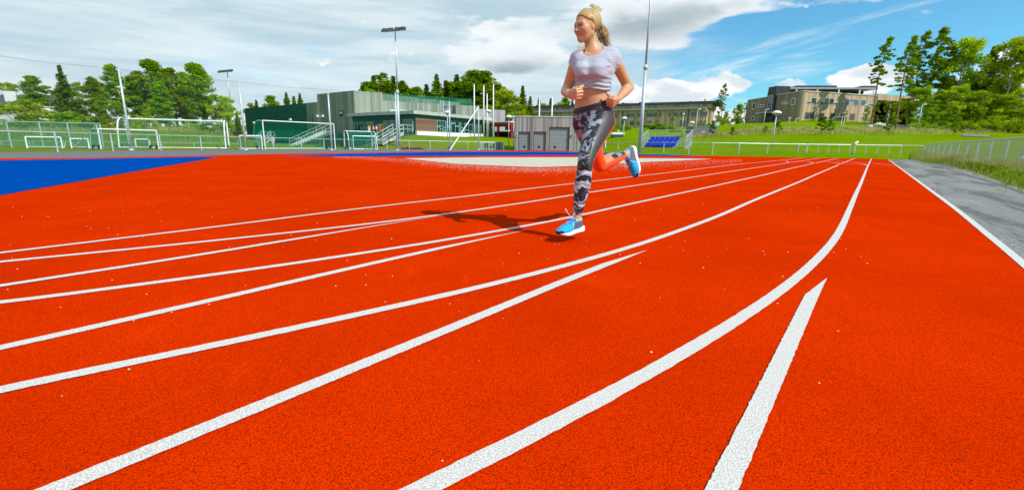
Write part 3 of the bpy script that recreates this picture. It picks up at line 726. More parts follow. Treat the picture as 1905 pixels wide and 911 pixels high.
    up = np.clip((zz-(zk-.02))/.33, 0, 1); angR = np.degrees(np.abs(np.arctan2(oR@LP, oR@FP)))
    grey = (angL > 52-6*up) & (angL < 96+6*up) & (zz > zk-.045)
    orange = (angL >= 96+6*up) & (zz > zk-.03)
    col[:] = (.5,.5,.5); pr[:] = 1
    col[grey] = (.048,.044,.040); pr[grey] = 0
    col[orange] = (.86,.085,.012); pr[orange] = 0
    # trailing leg: orange, print over the calf's upper side
    m = isR & (zz < .80) & (P[:,0] > .535); col[m] = (.86,.085,.012); pr[m] = 0
    sh = isR & (tR > nTh+.6); upn = oR@back_shank/(dR+1e-6)
    k_ = sh & (upn > .15) & (tR > nTh+2.0); pr[k_] = 1
    k_ = sh & (upn > .05) & (tR <= nTh+2.0); col[k_] = (.90,.22,.10)
    # waistband
    dwv = (P-wa)@nw; wbm = dwv > -.040
    hipm = (angL > 40) & (angL < 130) & (dwv > -.105) & (P[:,0] > 0.60)
    col[wbm] = (.030,.022,.032); pr[wbm] = 0; col[hipm & ~wbm] = (.040,.022,.045); pr[hipm] = 0
    legg = mesh_np('leggings', P, Q, None, None, True, root.location); legg.parent = root; legg.location = (0,0,0); set_color(legg, col)
    a = legg.data.attributes.new('printed', 'FLOAT', 'POINT'); a.data.foreach_set('value', pr.astype(np.float32))
    lil = np.clip((zk+.36-0-zz)/.02, 0, 0)+np.clip((zz-(zk+.10))/.10, 0, 1)*np.clip((0.50-P[:,0]+.0)/.05, 0, 1)
    a = legg.data.attributes.new('lilac', 'FLOAT', 'POINT'); a.data.foreach_set('value', lil.astype(np.float32))
    def fl(t, b, col_):
        v = objc(t); wv = t.new('ShaderNodeVectorMath', operation='ADD')
        nn_ = t.new('ShaderNodeTexNoise'); t.put(nn_.inputs['Vector'], v); nn_.inputs['Scale'].default_value = 9; nn_.inputs['Detail'].default_value = 2
        sc_ = t.new('ShaderNodeVectorMath', operation='SCALE'); t.l.new(nn_.outputs['Color'], sc_.inputs[0]); sc_.inputs['Scale'].default_value = .16
        t.l.new(v, wv.inputs[0]); t.l.new(sc_.outputs[0], wv.inputs[1])
        hh = t.xyz(v)[2]
        band = t.noise(t.vscale(wv.outputs[0], .35, .35, 1.9), 17, 2, .5, .6)
        blob = t.noise(t.vscale(wv.outputs[0], 1.0, 1.0, 1.3), 11, 2, .5, 1.2)
        lower = t.step(hh, .50, .62)
        f = t.mix(lower, band, blob)
        spk = t.noise(v, 75, 3, .8)
        lil_ = t.new('ShaderNodeAttribute', attribute_name='lilac').outputs['Fac']
        lightc = t.mix(lil_, (.27,.30,.39), (.34,.17,.33)); darkc = t.mix(lil_, (.012,.013,.020), (.030,.010,.028))
        pc_ = t.mix(t.step(f, .51, .545), darkc, lightc)
        pc_ = t.mix(t.math('MULTIPLY', t.step(f, .56, .60), .75), pc_, t.mix(lil_, (.62,.64,.70), (.52,.38,.52)))
        pc_ = t.mix(t.math('MULTIPLY', t.step(blob, .545, .57), .55), pc_, (.10,.11,.15))
        pc_ = t.mix(t.math('MULTIPLY', t.step(spk, .62, .70), .6), pc_, (.72,.72,.76))
        pa = t.new('ShaderNodeAttribute', attribute_name='printed').outputs['Fac']
        bump(t, b, t.noise(v, 26, 3, .6), .2, .004)
        return t.mix(t.step(pa, .4, .6), col_, pc_)
    legg.data.materials.append(tint_mat('legging_fabric', .5, .35, fl))

    # ---------- shoes
    for nm, S_, an in (('L', LS, J['Lank']), ('R', RS, J['Rank'])):
        shoe(root, S_, an, nm)
    hair(root)
    return root

def foot_frame(ankle, fwd, up):
    fwd = np.array(fwd, float); fwd /= np.linalg.norm(fwd); up = np.array(up, float); up = up-fwd*(up@fwd); up /= np.linalg.norm(up)
    lat = np.cross(fwd, up); O = ankle-(fwd*-.068+up*.088)
    def S_(x, y, z): return O+lat*x+fwd*y+up*z
    S_.B = np.array([lat, fwd, up]); S_.O = O; return S_
LS = foot_frame(J['Lank'], (-.74,-.66,-.06), (0,.03,1))
RS = foot_frame(J['Rank'], (.16,-.20,-.97), (-.80,-.45,-.05))
def shoe(root, S_, ank, nm):
    O, B = S_.O, S_.B
    c_ = O+B.T@np.array([0,0,.04]); G = Grid(c_-.18, c_+.18, 0.0032)
    sl, g = G.region(G.lo, G.lo+G.n*G.h); L_ = ((g-O)@B.T.astype(np.float32))
    def topz(y): return .024+.012*np.clip((-y-.02)/.08, 0, 1)
    def botz(y): return .022*np.clip((y-.055)/.075, 0, 1)**1.6+.006*np.clip((-y-.09)/.04, 0, 1)
    def foot2d(x, y, grow=0.0):
        cs = [(0,-.095,.034), (.002,-.03,.0315), (.0,.045,.046), (-.003,.080,.044), (-.004,.112,.030)]; out = None
        for (x0,y0,r0_), (x1,y1,r1_) in zip(cs[:-1], cs[1:]):
            bx, by = x1-x0, y1-y0; t = np.clip(((x-x0)*bx+(y-y0)*by)/(bx*bx+by*by), 0, 1)
            d = np.sqrt((x-x0-t*bx)**2+(y-y0-t*by)**2)-(r0_+(r1_-r0_)*t)-grow; out = d if out is None else np.minimum(out, d)
        return out
    # upper
    parts = [(*ell(S_(-.002,.070,.030), (.043,.066,.034), B), .02), (*chain([S_(0,.050,.040), S_(0,.010,.052), S_(0,-.035,.060), S_(0,-.080,.055)], [.034,.036,.035,.033]), .02),
        (*chain([S_(0,-.062,.055), S_(0,-.072,.092)], [.036,.034]), .015), (*chain([S_(0,.005,.062), S_(0,-.028,.098)], [.022,.024]), .012)]
    for p in parts: G.union(*p)
    G.v = np.maximum(G.v, foot2d(L_[..., 0], L_[..., 1], .002)); G.v = np.maximum(G.v, (topz(L_[..., 1])-.004)-L_[..., 2])
    G.v = np.maximum(G.v, L_[..., 2]-(.098+.10*np.clip(L_[..., 1]+.045, 0, .02)-.16*np.clip(L_[..., 1]+.052, -.03, 0)*0))
    cutf = chain([S_(0,-.060,.075), S_(0,-.066,.13)], [.026,.030]); G.cut(*cutf, k=.006)
    P, Q = surface_nets(G); P = relax(P, Q, 1); q_ = (P-O)@B.T
    C_ = np.tile(np.array([.012,.31,.62]), (len(P), 1))
    x, y, z = q_.T
    rim = z > .088+.03*np.abs(y+.06)
    C_[(z > .074) & (y > -.03) & (np.abs(x) < .026)] = (.01,.13,.46)
    side = np.abs(x) > .016
    panel = side & (y < .012-.35*(z-.03)) & (y > -.125) & (z < .083) & (z > .040)
    C_[panel] = (.115,.105,.125)
    edge = side & (np.abs(y-(.016-.35*(z-.03))) < .005) & (z < .085); C_[edge] = (.10,.55,.85)
    C_[(z > .083) & (y < -.035)] = (.12,.60,.85)
    C_[(z < .043) & (y > .105)] = (.01,.012,.02)
    C_[(np.abs(np.sin(y*110)) > .93) & (y > .03) & (z > .04)] = (.02,.42,.78)
    up_ = mesh_np('shoe', P, Q, tint_mat('shoe_mesh_'+nm, .6, .3, lambda t, b, c0: bump(t, b, t.vor(objc(t), 260), .4, .003)), None, True, root.location)
    up_.parent = root; up_.location = (0,0,0); set_color(up_, C_)
    G = Grid(c_-.18, c_+.18, 0.0032)
    zc = np.maximum(L_[..., 2]-topz(L_[..., 1]), botz(L_[..., 1])-L_[..., 2])
    groove = .0025*(np.sin(L_[..., 1]*2*np.pi/.016) > .3)*(L_[..., 2] < botz(L_[..., 1])+.006)
    G.v = np.maximum(foot2d(L_[..., 0], L_[..., 1], .003)+groove, zc).astype(np.float32)
    P, Q = surface_nets(G)
    so = mesh_np('sole', P, Q, tint_mat('shoe_sole_'+nm, .55, .4), None, True, root.location); set_color(so, np.where((((P-O)@B.T)[:, 2] > botz(((P-O)@B.T)[:, 1])+.005)[:, None], np.array([[.80,.80,.78]]), np.array([[.32,.34,.36]])))
    so.parent = up_; so.location = (0,0,0)
    m = MB()
    for i in range(6):
        yy = .052-.014*i; zz_ = .071+.0062*i; w_ = .018
        for a_, b_ in ((-1, 1), (1, -1)):
            m.tube(ss([S_(a_*w_, yy, zz_-.004), S_(0, yy-.004, zz_+.0035), S_(b_*w_, yy-.011, zz_-.001)], 4), .0022, 5)
    if nm == 'L':
        m.tube(ss([S_(0,-.024,.104), S_(.02,-.015,.125), S_(.030,.015,.165), S_(.020,.020,.172), S_(.012,.0,.13)], 5), .0018, 5)
        m.tube(ss([S_(0,-.024,.104), S_(-.02,-.025,.13), S_(-.028,-.012,.140), S_(-.02,.015,.112)], 5), .0018, 5)
    else:
        m.tube(ss([S_(0,-.024,.104), S_(.02,.01,.115), S_(.015,.04,.10)], 5), .0018, 5)
    ob = m.build('laces', material('lace_'+nm, (.55,.66,.78), .7), None, True, root.location); ob.parent = up_; ob.location = (0,0,0)

def hair(root):
    G = Grid(HC-.24, HC+.22, 0.0036)
    G.union(*ell(H(0,-.018,.026), np.array((.082,.098,.087))*HS, HB)); G.union(*ell(H(0,-.055,.02), np.array((.070,.068,.078))*HS, HB), k=.03)
    sl, g = G.region(G.lo, G.lo+G.n*G.h); L_ = (g-HC)@HB.T.astype(np.float32)/HS
    x, y, z = L_[..., 0], L_[..., 1], L_[..., 2]
    hairline = np.maximum(y-(.060+.0*x)-.35*(z-.06), 0)*0
    # keep: above a line that runs from the forehead hairline down behind the ear to the nape
    zline = np.where(y > .01, .050+(y-.01)*.30-8.0*np.maximum(np.abs(x)-.040, 0)**1.5*0, .050-(.01-y)*2.6); zline = np.maximum(zline, -.070)
    zline = np.where(y > .01, np.where(np.abs(x) > .03, zline-.35*(np.abs(x)-.03)*1.6, zline), zline)
    G.v = np.maximum(G.v, (zline-z)*.6); G.v = np.maximum(G.v, (y-.083))
    # groomed ridges running back to the tie
    phi = np.arctan2(x, z-.0)
    G.v -= (.0008*np.sin(phi*46+1.2*np.sin(y*30))+.0004*np.sin(phi*97)).astype(np.float32)*(G.v > -.02)
    P, Q = surface_nets(G); P = relax(P, Q, 1)
    rng = np.random.default_rng(3)
    q_ = (P-HC)@HB.T/HS; ph_ = np.arctan2(q_[:,0], q_[:,2])
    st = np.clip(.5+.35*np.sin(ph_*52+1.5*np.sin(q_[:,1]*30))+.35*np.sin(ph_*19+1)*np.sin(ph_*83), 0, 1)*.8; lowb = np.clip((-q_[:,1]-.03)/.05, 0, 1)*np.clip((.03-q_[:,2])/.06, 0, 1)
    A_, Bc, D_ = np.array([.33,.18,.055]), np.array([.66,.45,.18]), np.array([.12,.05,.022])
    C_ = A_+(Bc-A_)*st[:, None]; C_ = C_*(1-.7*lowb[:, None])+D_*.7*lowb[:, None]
    def fh(t, b, c0):
        b.inputs['Roughness'].default_value = .45
    mh = tint_mat('blond_hair', .42, .5)
    cap = mesh_np('hair', P, Q, mh, None, True, root.location); cap.parent = root; cap.location = (0,0,0); set_color(cap, C_)
    # strands
    V = []; Fq = []; CC = []
    def strand(pts, r0, col, r1=.0004):
        pts = ss(pts, 4); n = 4; b = len(V); up = None
        for i, p in enumerate(pts):
            t = pts[min(i+1, len(pts)-1)]-pts[max(0, i-1)]; t = t/(np.linalg.norm(t)+1e-9)
            a = np.cross(t, [0.3,.2,1.]); a /= np.linalg.norm(a)+1e-9; w = np.cross(t, a); rr = r0+(r1-r0)*(i/(len(pts)-1))**2
            for k in range(n): V.append(p+rr*(math.cos(k*math.pi/2)*a+math.sin(k*math.pi/2)*w)); CC.append(col)
        for i in range(len(pts)-1):
            for k in range(n): Fq.append((b+i*n+k, b+i*n+(k+1)%n, b+(i+1)*n+(k+1)%n, b+(i+1)*n+k))
    tie = H(0,-.108,.062)
    def rc(light):
        u = rng.random(); base = A_+(Bc-A_)*u; base = base*(1-light)+np.array([.90,.80,.56])*light; return base*(.75+.45*rng.random())
    for i in range(420):      # combed back over the skull to the tie
        a = rng.uniform(-1.55, 1.55); y0 = .070-.072*(abs(a)/1.55)**1.3*rng.uniform(.85,1.05); rr = .086
        p = [];
        for t in (0, .3, .6, .85, 1):
            yy = y0+(-.100-y0)*t; s_ = math.sqrt(max(.02, 1-((yy+.018)/.100)**2)); aa = a*(1-t*t*.75)
            p.append(H(math.sin(aa)*.083*s_, yy, .026+math.cos(aa)*.089*s_+(.0 if t < .9 else -.004)))
        p[-1] = tie+rng.normal(0, .006, 3); p[0] = HC+(p[0]-HC)*.955; p.insert(0, HC+(p[0]-HC)*.9+hu*-.004); strand(p, .0011, rc(.12)*rng.uniform(.5,1.15))
    tail_px = [(1110,42,3.36), (1120,55,3.385), (1121,68,3.38), (1129,84,3.36)]
    for i in range(330):      # pony tail
        sp = rng.normal(0, 1, 3)*np.array([.010,.010,.010]); e = rng.normal(0, 1, 3)*np.array([.015,.015,.012]); ln = rng.uniform(.75, 1.08)
        k0 = at(1112,40,3.37)+rng.normal(0, .006, 3); k1 = at(*tail_px[1])+sp; k2 = at(*tail_px[2])+sp*1.6; k3 = at(1127+4*ln, 84*ln+6*(1-ln), 3.36)+e
        k3 = k2+(k3-k2)*ln
        out = rng.random() < .35
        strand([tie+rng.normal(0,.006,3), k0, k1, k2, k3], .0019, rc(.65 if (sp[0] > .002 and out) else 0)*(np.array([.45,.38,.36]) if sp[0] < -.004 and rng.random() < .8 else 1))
    for i in range(240):       # loose tuft on the crown
        a = tie+np.array([-.005,0,.018])+rng.normal(0,.005,3); fa = rng.uniform(0, 1)**.8; b_ = at(1097+20*fa+rng.normal(0,1.2), 10+9*fa**2+rng.normal(0,1.6), 3.34)
        c1 = (a+b_)/2+np.array([0,0,.014])+rng.normal(0,.005,3); strand([a, c1, b_, b_+np.array([rng.uniform(-.005,.022),0,rng.uniform(-.018,.004)])], .0012, rc(.75), .0003)
    for i in range(26):       # fly-aways
        a = at(rng.uniform(1116,1124), rng.uniform(40,70), 3.37); b_ = a+np.array([rng.uniform(.01,.05), 0, rng.uniform(-.07,.02)]); strand([a, (a+b_)/2+rng.normal(0,.008,3), b_], .0007, rc(.5), .0002)
    for i in range(16):       # strands blown forward under the chin
        a = at(1090,88,3.30)+rng.normal(0,.003,3); b_ = at(rng.uniform(1073,1079), rng.uniform(86,94), 3.24); strand([a, (a+b_)/2+np.array([0,0,rng.uniform(-.012,.008)]), b_, b_+np.array([.008,0,.01])], .0008, rc(.4), .0002)
    hs = mesh_np('ponytail', np.array(V), np.array(Fq), mh, None, True, root.location); hs.parent = cap; hs.location = (0,0,0); set_color(hs, np.array(CC))
import time as _t
_t0 = _t.time(); runner = build_runner(); print('runner', round(_t.time()-_t0, 1))
# ================================================================ trees and shrubs
def f_leaf(c1, c2):
    def fn(t, b):
        v = objc(t); n = t.noise(v, 0.55, 4, 0.7); n2 = t.noise(v, 5.0, 2, 0.6)
        rnd = t.new('ShaderNodeObjectInfo').outputs['Random']
        col = t.mix(t.step(t.math('ADD', n, t.math('MULTIPLY', t.math('SUBTRACT', n2, .5), .5)), 0.35, 0.65), c1, c2)
        hs = t.new('ShaderNodeHueSaturation'); t.put(hs.inputs['Hue'], t.math('ADD', t.math('MULTIPLY', rnd, .025), .495)); t.put(hs.inputs['Value'], t.math('ADD', t.math('MULTIPLY', rnd, .5), .78)); t.put(hs.inputs['Color'], col)
        t.put(b.inputs['Base Color'], hs.outputs[0])
        tr = t.new('ShaderNodeBsdfTranslucent'); t.put(tr.inputs[0], hs.outputs[0]); mx = t.new('ShaderNodeMixShader'); mx.inputs[0].default_value = .42
        t.l.new(b.outputs[0], mx.inputs[1]); t.l.new(tr.outputs[0], mx.inputs[2]); t.l.new(mx.outputs[0], t.n['Material Output'].inputs[0])
    return fn
ML = dict(spruce=material('spruce_needles', rough=.8, spec=.02, fn=f_leaf((.085,.175,.004), (.26,.35,.006))),
          pine=material('pine_needles', rough=.8, spec=.02, fn=f_leaf((.10,.20,.004), (.32,.43,.008))),
          birch=material('birch_leaves', rough=.7, spec=.05, fn=f_leaf((.24,.35,.006), (.52,.58,.014))),
          yellow=material('yellow_leaves', rough=.7, spec=.05, fn=f_leaf((.20,.26,.012), (.42,.42,.03))),
          bush=material('bush_leaves', rough=.7, spec=.05, fn=f_leaf((.12,.24,.005), (.34,.44,.010))))
M_BARK = varied('dark_bark', (.09,.06,.045), (.17,.12,.09), 6, .9)
M_PBARK = varied('pine_bark', (.20,.095,.05), (.36,.18,.09), 5, .9, bmp=.3)
M_BBARK = varied('birch_bark', (.55,.53,.48), (.20,.18,.16), 4, .8, (1,1,3))
def leaves(C_, n, s, up=.3, rng=None):
    """n leaf faces; C_: list of (centre, radii) clumps"""
    rng = rng or RNG; C_ = list(C_); vol = np.array([(r[0]*r[1]*r[2])**.75 for _, r in C_]); w = vol/vol.sum()
    k = rng.choice(len(C_), n, p=w); cen = np.array([c_[0] for c_ in C_])[k]; rad = np.array([c_[1] for c_ in C_])[k]
    d = rng.normal(size=(n, 3)); d /= np.linalg.norm(d, axis=1)[:, None]; rr = rng.random(n)**.45
    P = cen+d*rad*rr[:, None]
    a = rng.normal(size=(n, 3)); a[:, 2] *= (1-up); a /= np.linalg.norm(a, axis=1)[:, None]
    b_ = np.cross(a, rng.normal(size=(n, 3))); b_ /= np.linalg.norm(b_, axis=1)[:, None]
    sz = s*(.5+rng.random(n))[:, None]; a = a*sz; b_ = b_*sz*.55
    V = np.stack([P-a, P-b_*.9+a*.1, P+a, P+b_*.9+a*.1], 1).reshape(-1, 3); return V, np.arange(4*n).reshape(n, 4)
def trunk_mb(h, r, lean=0.0, rng=None):
    m = MB(); pts = [np.array([lean*h*t*t+.012*h*math.sin(5*t+r*40), .01*h*math.sin(3*t+1), h*t]) for t in np.linspace(0, 1, 8)]
    m.tube(pts, [r*(1-.85*t)*(1.25 if t == 0 else 1) for t in np.linspace(0, 1, 8)], 7); return m, pts
def make_proto(kind, seed, **kw):
    rng = np.random.default_rng(seed); g = lambda k, d: kw.get(k, d)
    if kind == 'spruce':
        h = 14; R0 = g('R', 2.5); m, pts = trunk_mb(h, .20); C_ = []
        for z in np.arange(.08*h, h*.985, .45):
            t = z/h; R_ = R0*(1-t)**1.05*rng.uniform(.7, 1.15)+.05; nb = 7 if t < .7 else 5; a0 = rng.random()*6
            for k in range(nb):
                a = a0+k*2*math.pi/nb+rng.normal(0, .2); L = R_*rng.uniform(.65, 1.15)
                for q_ in (.35, .75, 1.0):
                    C_.append((np.array([math.cos(a)*L*q_, math.sin(a)*L*q_, z-.28*L*q_]), np.array([.16+.30*L*q_*.5, .16+.30*L*q_*.5, .22])))
            if rng.random() < .5: m.tube([(0,0,z), (math.cos(a)*L, math.sin(a)*L, z-.25*L)], [.04,.012], 4)
        C_.append((np.array([0,0,h*.985]), np.array([.12,.12,.5])))
        V, Q = leaves(C_, g('n', 7500), .21, rng=rng); bark = M_BARK; lm = ML['spruce']
    elif kind in ('pine', 'tallpine'):
        h = 17; m, pts = trunk_mb(h, .24 if kind == 'pine' else .19, g('lean', 0), rng); z0 = g('z0', .38); C_ = []; R0 = g('R', 2.9)
        for i in range(g('nb', 34)):
            t = z0+(1-z0)*(i+rng.random())/g('nb', 34); a = rng.random()*6.28; prof = math.sin(math.pi*min(1, ((t-z0)/(1-z0))*.75+.22))
            L = R0*prof*rng.uniform(.45, 1.1); c0 = np.array([np.interp(t*h, [p[2] for p in pts], [p[0] for p in pts]), 0, t*h]); c1 = c0+np.array([math.cos(a)*L, math.sin(a)*L, .18*L-.3*rng.random()])
            m.tube([c0, (c0+c1)/2+np.array([0,0,.1]), c1], [.06, .04, .015], 4)
            r_ = g('cr', 1.0)*rng.uniform(.6, 1.4)
            C_.append((c1, np.array([r_, r_, r_*.55]))); C_.append((c0*.45+c1*.55+np.array([0,0,.15]), np.array([r_*.7, r_*.7, r_*.35])))
        C_.append((pts[-1], np.array([.6,.6,.5])))
        V, Q = leaves(C_, int(g('n', 5200)*(1.35 if kind == 'pine' else 1.1)), .25 if kind == 'pine' else .19, rng=rng); bark = M_PBARK; lm = ML['pine']
    elif kind in ('birch', 'yellow', 'broad'):
        h = 10; m, pts = trunk_mb(h*.93, .13, g('lean', 0.02), rng); C_ = []; R0 = g('R', 2.0)
        for i in range(g('nb', 46)):
            t = g('z0', .16)+(1-g('z0', .16))*rng.random()**.85; a = rng.random()*6.28; prof = math.sin(math.pi*min(1, (t*.8+.13)))**.7
            L = R0*prof*rng.uniform(.2, 1.05); c0 = np.array([0,0,(t-.1)*h]); c1 = np.array([math.cos(a)*L, math.sin(a)*L, t*h]); r_ = rng.uniform(.38, .85)
            if i % 2 == 0: m.tube([c0, c1], [.045, .012], 4)
            C_.append((c1, np.array([r_, r_, r_*g('fl', .8)])))
        V, Q = leaves(C_, g('n', 4800), .15, 0, rng=rng); bark = M_BBARK if kind == 'birch' else M_BARK; lm = ML[{'birch': 'birch', 'yellow': 'yellow', 'broad': 'bush'}[kind]]
    elif kind == 'young':
        h = 3.2; m, pts = trunk_mb(h*.8, .045, 0, rng); C_ = []
        for i in range(26):
            t = rng.uniform(.32, 1); a = rng.random()*6.28; L = .62*math.sin(math.pi*min(1, t*.85+.1))*rng.random()**.5
            C_.append((np.array([math.cos(a)*L, math.sin(a)*L, t*h]), np.array([.24,.24,.22])*rng.uniform(.7,1.2)))
        V, Q = leaves(C_, 1900, .075, 0, rng=rng); bark = M_BARK; lm = ML['bush']
    else:   # bush
        h = 2.6; m = MB(); C_ = []
        for i in range(8):
            a = rng.random()*6.28; m.tube([(0,0,-.1), (math.cos(a)*.8, math.sin(a)*.8, 1.5)], [.03,.01], 4)
        for i in range(34):
            a = rng.random()*6.28; L = 1.7*rng.random()**.5; t = rng.uniform(.12, 1)*math.sqrt(max(.1, 1-(L/2.0)**2)); C_.append((np.array([math.cos(a)*L, math.sin(a)*L, t*h]), np.array([.45,.45,.36])*rng.uniform(.6,1.2)))
        V, Q = leaves(C_, 3200, .11, 0, rng=rng); bark = M_BARK; lm = ML[g('leaf', 'bush')]
    me_t = m.build('t', bark).data; me_c = mesh_np('c', V, Q, lm).data
    for o in [o for o in bpy.data.objects if o.name in ('t', 'c')]: bpy.data.objects.remove(o)
    return dict(h=float(max(V[:, 2].max(), .1)), trunk=me_t, crown=me_c)
PR = {}
for k, spec in dict(spruceA=('spruce', 1, dict(R=3.1)), spruceB=('spruce', 2, dict(R=2.4)), spruceC=('spruce', 3, dict(R=3.3, n=6000)),
        pineA=('pine', 4, dict(z0=.22, R=3.6, nb=64, cr=1.3, n=9000)), pineB=('pine', 5, dict(z0=.30, R=2.8, nb=46, cr=1.1, n=6500)), pineC=('pine', 6, dict(z0=.12, R=3.1, nb=64, cr=1.15, n=8500)),
        tallA=('tallpine', 7, dict(z0=.42, R=2.2, nb=56, cr=.46, n=3400, lean=.03)), tallB=('tallpine', 8, dict(z0=.48, R=1.9, nb=48, cr=.42, n=2800, lean=.05)), tallC=('tallpine', 9, dict(z0=.36, R=2.3, nb=64, cr=.50, n=4000, lean=.02)),
        birchA=('birch', 10, dict()), birchB=('birch', 11, dict(R=1.6, nb=36, n=3600)), birchC=('birch', 12, dict(R=2.6, nb=64, n=7500)),
        broadA=('broad', 13, dict(R=2.9, nb=60, n=6500, fl=.6)), broadB=('broad', 14, dict(R=2.4, nb=50)), yellowA=('yellow', 15, dict(R=2.7, nb=52, z0=.08)), yellowB=('yellow', 16, dict(R=1.8, nb=34, z0=.1, n=3000)),
        youngA=('young', 17, {}), youngB=('young', 18, {}), bushA=('bush', 19, {}), bushB=('bush', 20, {}), bushY=('bush', 21, dict(leaf='yellow')), bushL=('bush', 22, dict(leaf='birch'))).items():
    PR[k] = make_proto(spec[0], spec[1], **spec[2])
KN = dict(spruce='spruce_tree', pine='pine_tree', tall='pine_tree', birch='birch_tree', broad='leafy_tree', yellow='leafy_tree', young='young_tree', bush='bush')
def proj_row(P):
    d = np.array(P)-CAM; return CY-F_PX*float(d@c_u)/float(d@c_f)
def plant(kind, px, top, Yw, label, group=None, wide=1.0, cat=None):
    P = base_at(px, Yw); rb = proj_row(P); P = at(px, rb*.4+top*.6, Yw); P[2] = tz(P[0], P[1]); p = PR[kind]; z1 = zat(px, top, Yw); hgt = max(z1-P[2], .4); s_ = hgt/p['h']
    nm = KN[kind[:-1]]
    o = empty(nm, label, cat or {'bush': 'bush', 'young_tree': 'tree'}.get(nm, 'tree'), (P[0], P[1], P[2]-.1), group)
    o.scale = (s_*wide, s_*wide, s_); o.rotation_euler.z = RNG.uniform(0, 6.28)
    if kind.startswith('tall'): o.rotation_euler.z = RNG.uniform(-.5, .5)
    for q_, me in (('trunk', p['trunk']), ('crown', p['crown'])):
        c_ = bpy.data.objects.new(q_, me); COL.objects.link(c_); c_.parent = o
    return o
ORD = ['first','second','third','fourth','fifth','sixth','seventh','eighth','ninth','tenth','eleventh','twelfth','thirteenth','fourteenth','fifteenth','sixteenth','seventeenth','eighteenth','nineteenth','twentieth','twenty-first','twenty-second','twenty-third','twenty-fourth','twenty-fifth','twenty-sixth','twenty-seventh','twenty-eighth','twenty-ninth','thirtieth']
def row(lst, what, where, group):
    lst = sorted(lst, key=lambda q_: q_[1])
    for i, q_ in enumerate(lst):
        wd = (q_[4] if len(q_) > 4 else 1.0)*(1.9 if 'hall' in group else 1.5 if 'green wall' in group or 'shed' in group else 1.0)
        plant(*q_[:4], '%s %s from the left %s' % (ORD[i], what, where), group, wd)
G1 = 'trees on the bank behind the left goals'
for q_ in [('yellowA', 18, 150, 100, 'yellow-green leafy tree rising behind the white house at the left edge', 1.3), ('broadA', -25, 150, 104, 'leafy tree cut by the left edge of the picture', 1.3), ('pineC', 66, 139, 92, 'dark spreading pine just right of the white house chimney', 1.3),
  ('spruceA', 118, 119, 84, 'tall ragged spruce between the white house and the tall net pole', 1.35), ('broadB', 146, 150, 88, 'leafy tree in the gap right of the ragged spruce', 1.2), ('pineB', 173, 141, 84, 'pointed pine left of the tall net pole', 1.15),
  ('pineB', 214, 117, 80, 'pine with a small round top right behind the tall net pole', 1.0), ('pineC', 244, 140, 84, 'lower pine filling the gap right of the tall net pole', 1.2), ('pineA', 286, 108, 86, 'tallest broad pine above the large white goal', 1.25), ('pineC', 262, 130, 92, 'dark pine pressed behind the tallest broad pine', 1.1),
  ('pineB', 322, 124, 88, 'pine between the two highest crowns above the large goal', 1.25), ('pineA', 368, 114, 82, 'high flat-topped pine with a bare reddish trunk above the goal', 1.05), ('pineC', 345, 132, 92, 'shaded pine just left of the flat-topped pine', 1.1), ('pineC', 300, 150, 78, 'low dense pine above the middle of the large goal', 1.2),
  ('birchA', 406, 172, 78, 'pale birch at the right end of the pine grove', 1.3), ('birchC', 424, 178, 76, 'birch behind the light mast with the white joint', 1.1), ('spruceB', 442, 208, 74, 'small dark spruce left of the green hall wall', 1.6), ('birchA', 385, 180, 84, 'birch in the shade right under the flat-topped pine', 1.2),
  ('broadB', 225, 190, 76, 'leafy tree at the foot of the pines left of the goal', 1.3), ('broadB', 196, 180, 80, 'leafy tree between hedge and tall net pole', 1.3), ('broadA', 345, 190, 88, 'undergrowth tree behind the bare reddish trunk', 1.5), ('broadA', 275, 195, 84, 'undergrowth tree below the tallest broad pine', 1.5),
  ('broadB', 98, 158, 98, 'leafy tree filling the gap between spreading pine and ragged spruce', 1.3), ('pineC', 192, 152, 94, 'darker pine behind the gap left of the tall net pole', 1.3), ('broadA', 312, 178, 94, 'leafy tree low behind the middle of the pine grove', 1.5), ('broadB', 428, 196, 88, 'low leafy tree filling the right end of the grove', 1.5)]:
    plant(*q_[:5], G1, q_[5])
G2 = 'bushes along the left bank'
for i, (k, px, top, Yw, w, lb) in enumerate([('bushY', 38, 180, 76, 1.6, 'pale yellow tall bush in front of the white house'), ('bushA', 8, 220, 62, 1.5, 'leftmost dark bush of the hedge'), ('bushB', 40, 221, 62, 1.6, 'hedge bush below the pale yellow bush'), ('bushA', 75, 220, 64, 1.6, 'hedge bush under the white gable wall'), ('bushB', 108, 212, 66, 1.5, 'hedge bush halfway along the left hedge'),
  ('bushA', 140, 204, 66, 1.4, 'high hedge bush above the smallest goal'), ('bushB', 170, 214, 64, 1.5, 'rightmost green bush of the hedge'), ('bushY', 200, 228, 62, 1.6, 'yellow bush just right of the hedge'), ('bushY', 222, 222, 64, 1.2, 'small yellow bush left of the large goal post'), ('bushL', 270, 206, 66, .9, 'bright yellow-green shrub above the large goal crossbar'),
  ('bushA', 255, 224, 70, 1.5, 'green shrub under the left end of the crossbar'), ('bushL', 355, 224, 72, 1.7, 'light green shrub under the reddish pine trunk'), ('bushA', 395, 226, 70, 1.7, 'green shrub at the right end of the large goal'), ('bushA', 322, 228, 76, 1.6, 'green shrub in the middle above the large goal')]):
    plant(k, px, top, Yw, lb, G2, w)
row([('birchB',468,190,150), ('spruceB',479,185,150), ('pineC',505,176,145,.8), ('spruceA',535,170,140,.9), ('spruceA',560,172,140,.9), ('spruceC',549,178,148)], 'tree', 'above the green net-covered wall', 'trees behind the green wall')
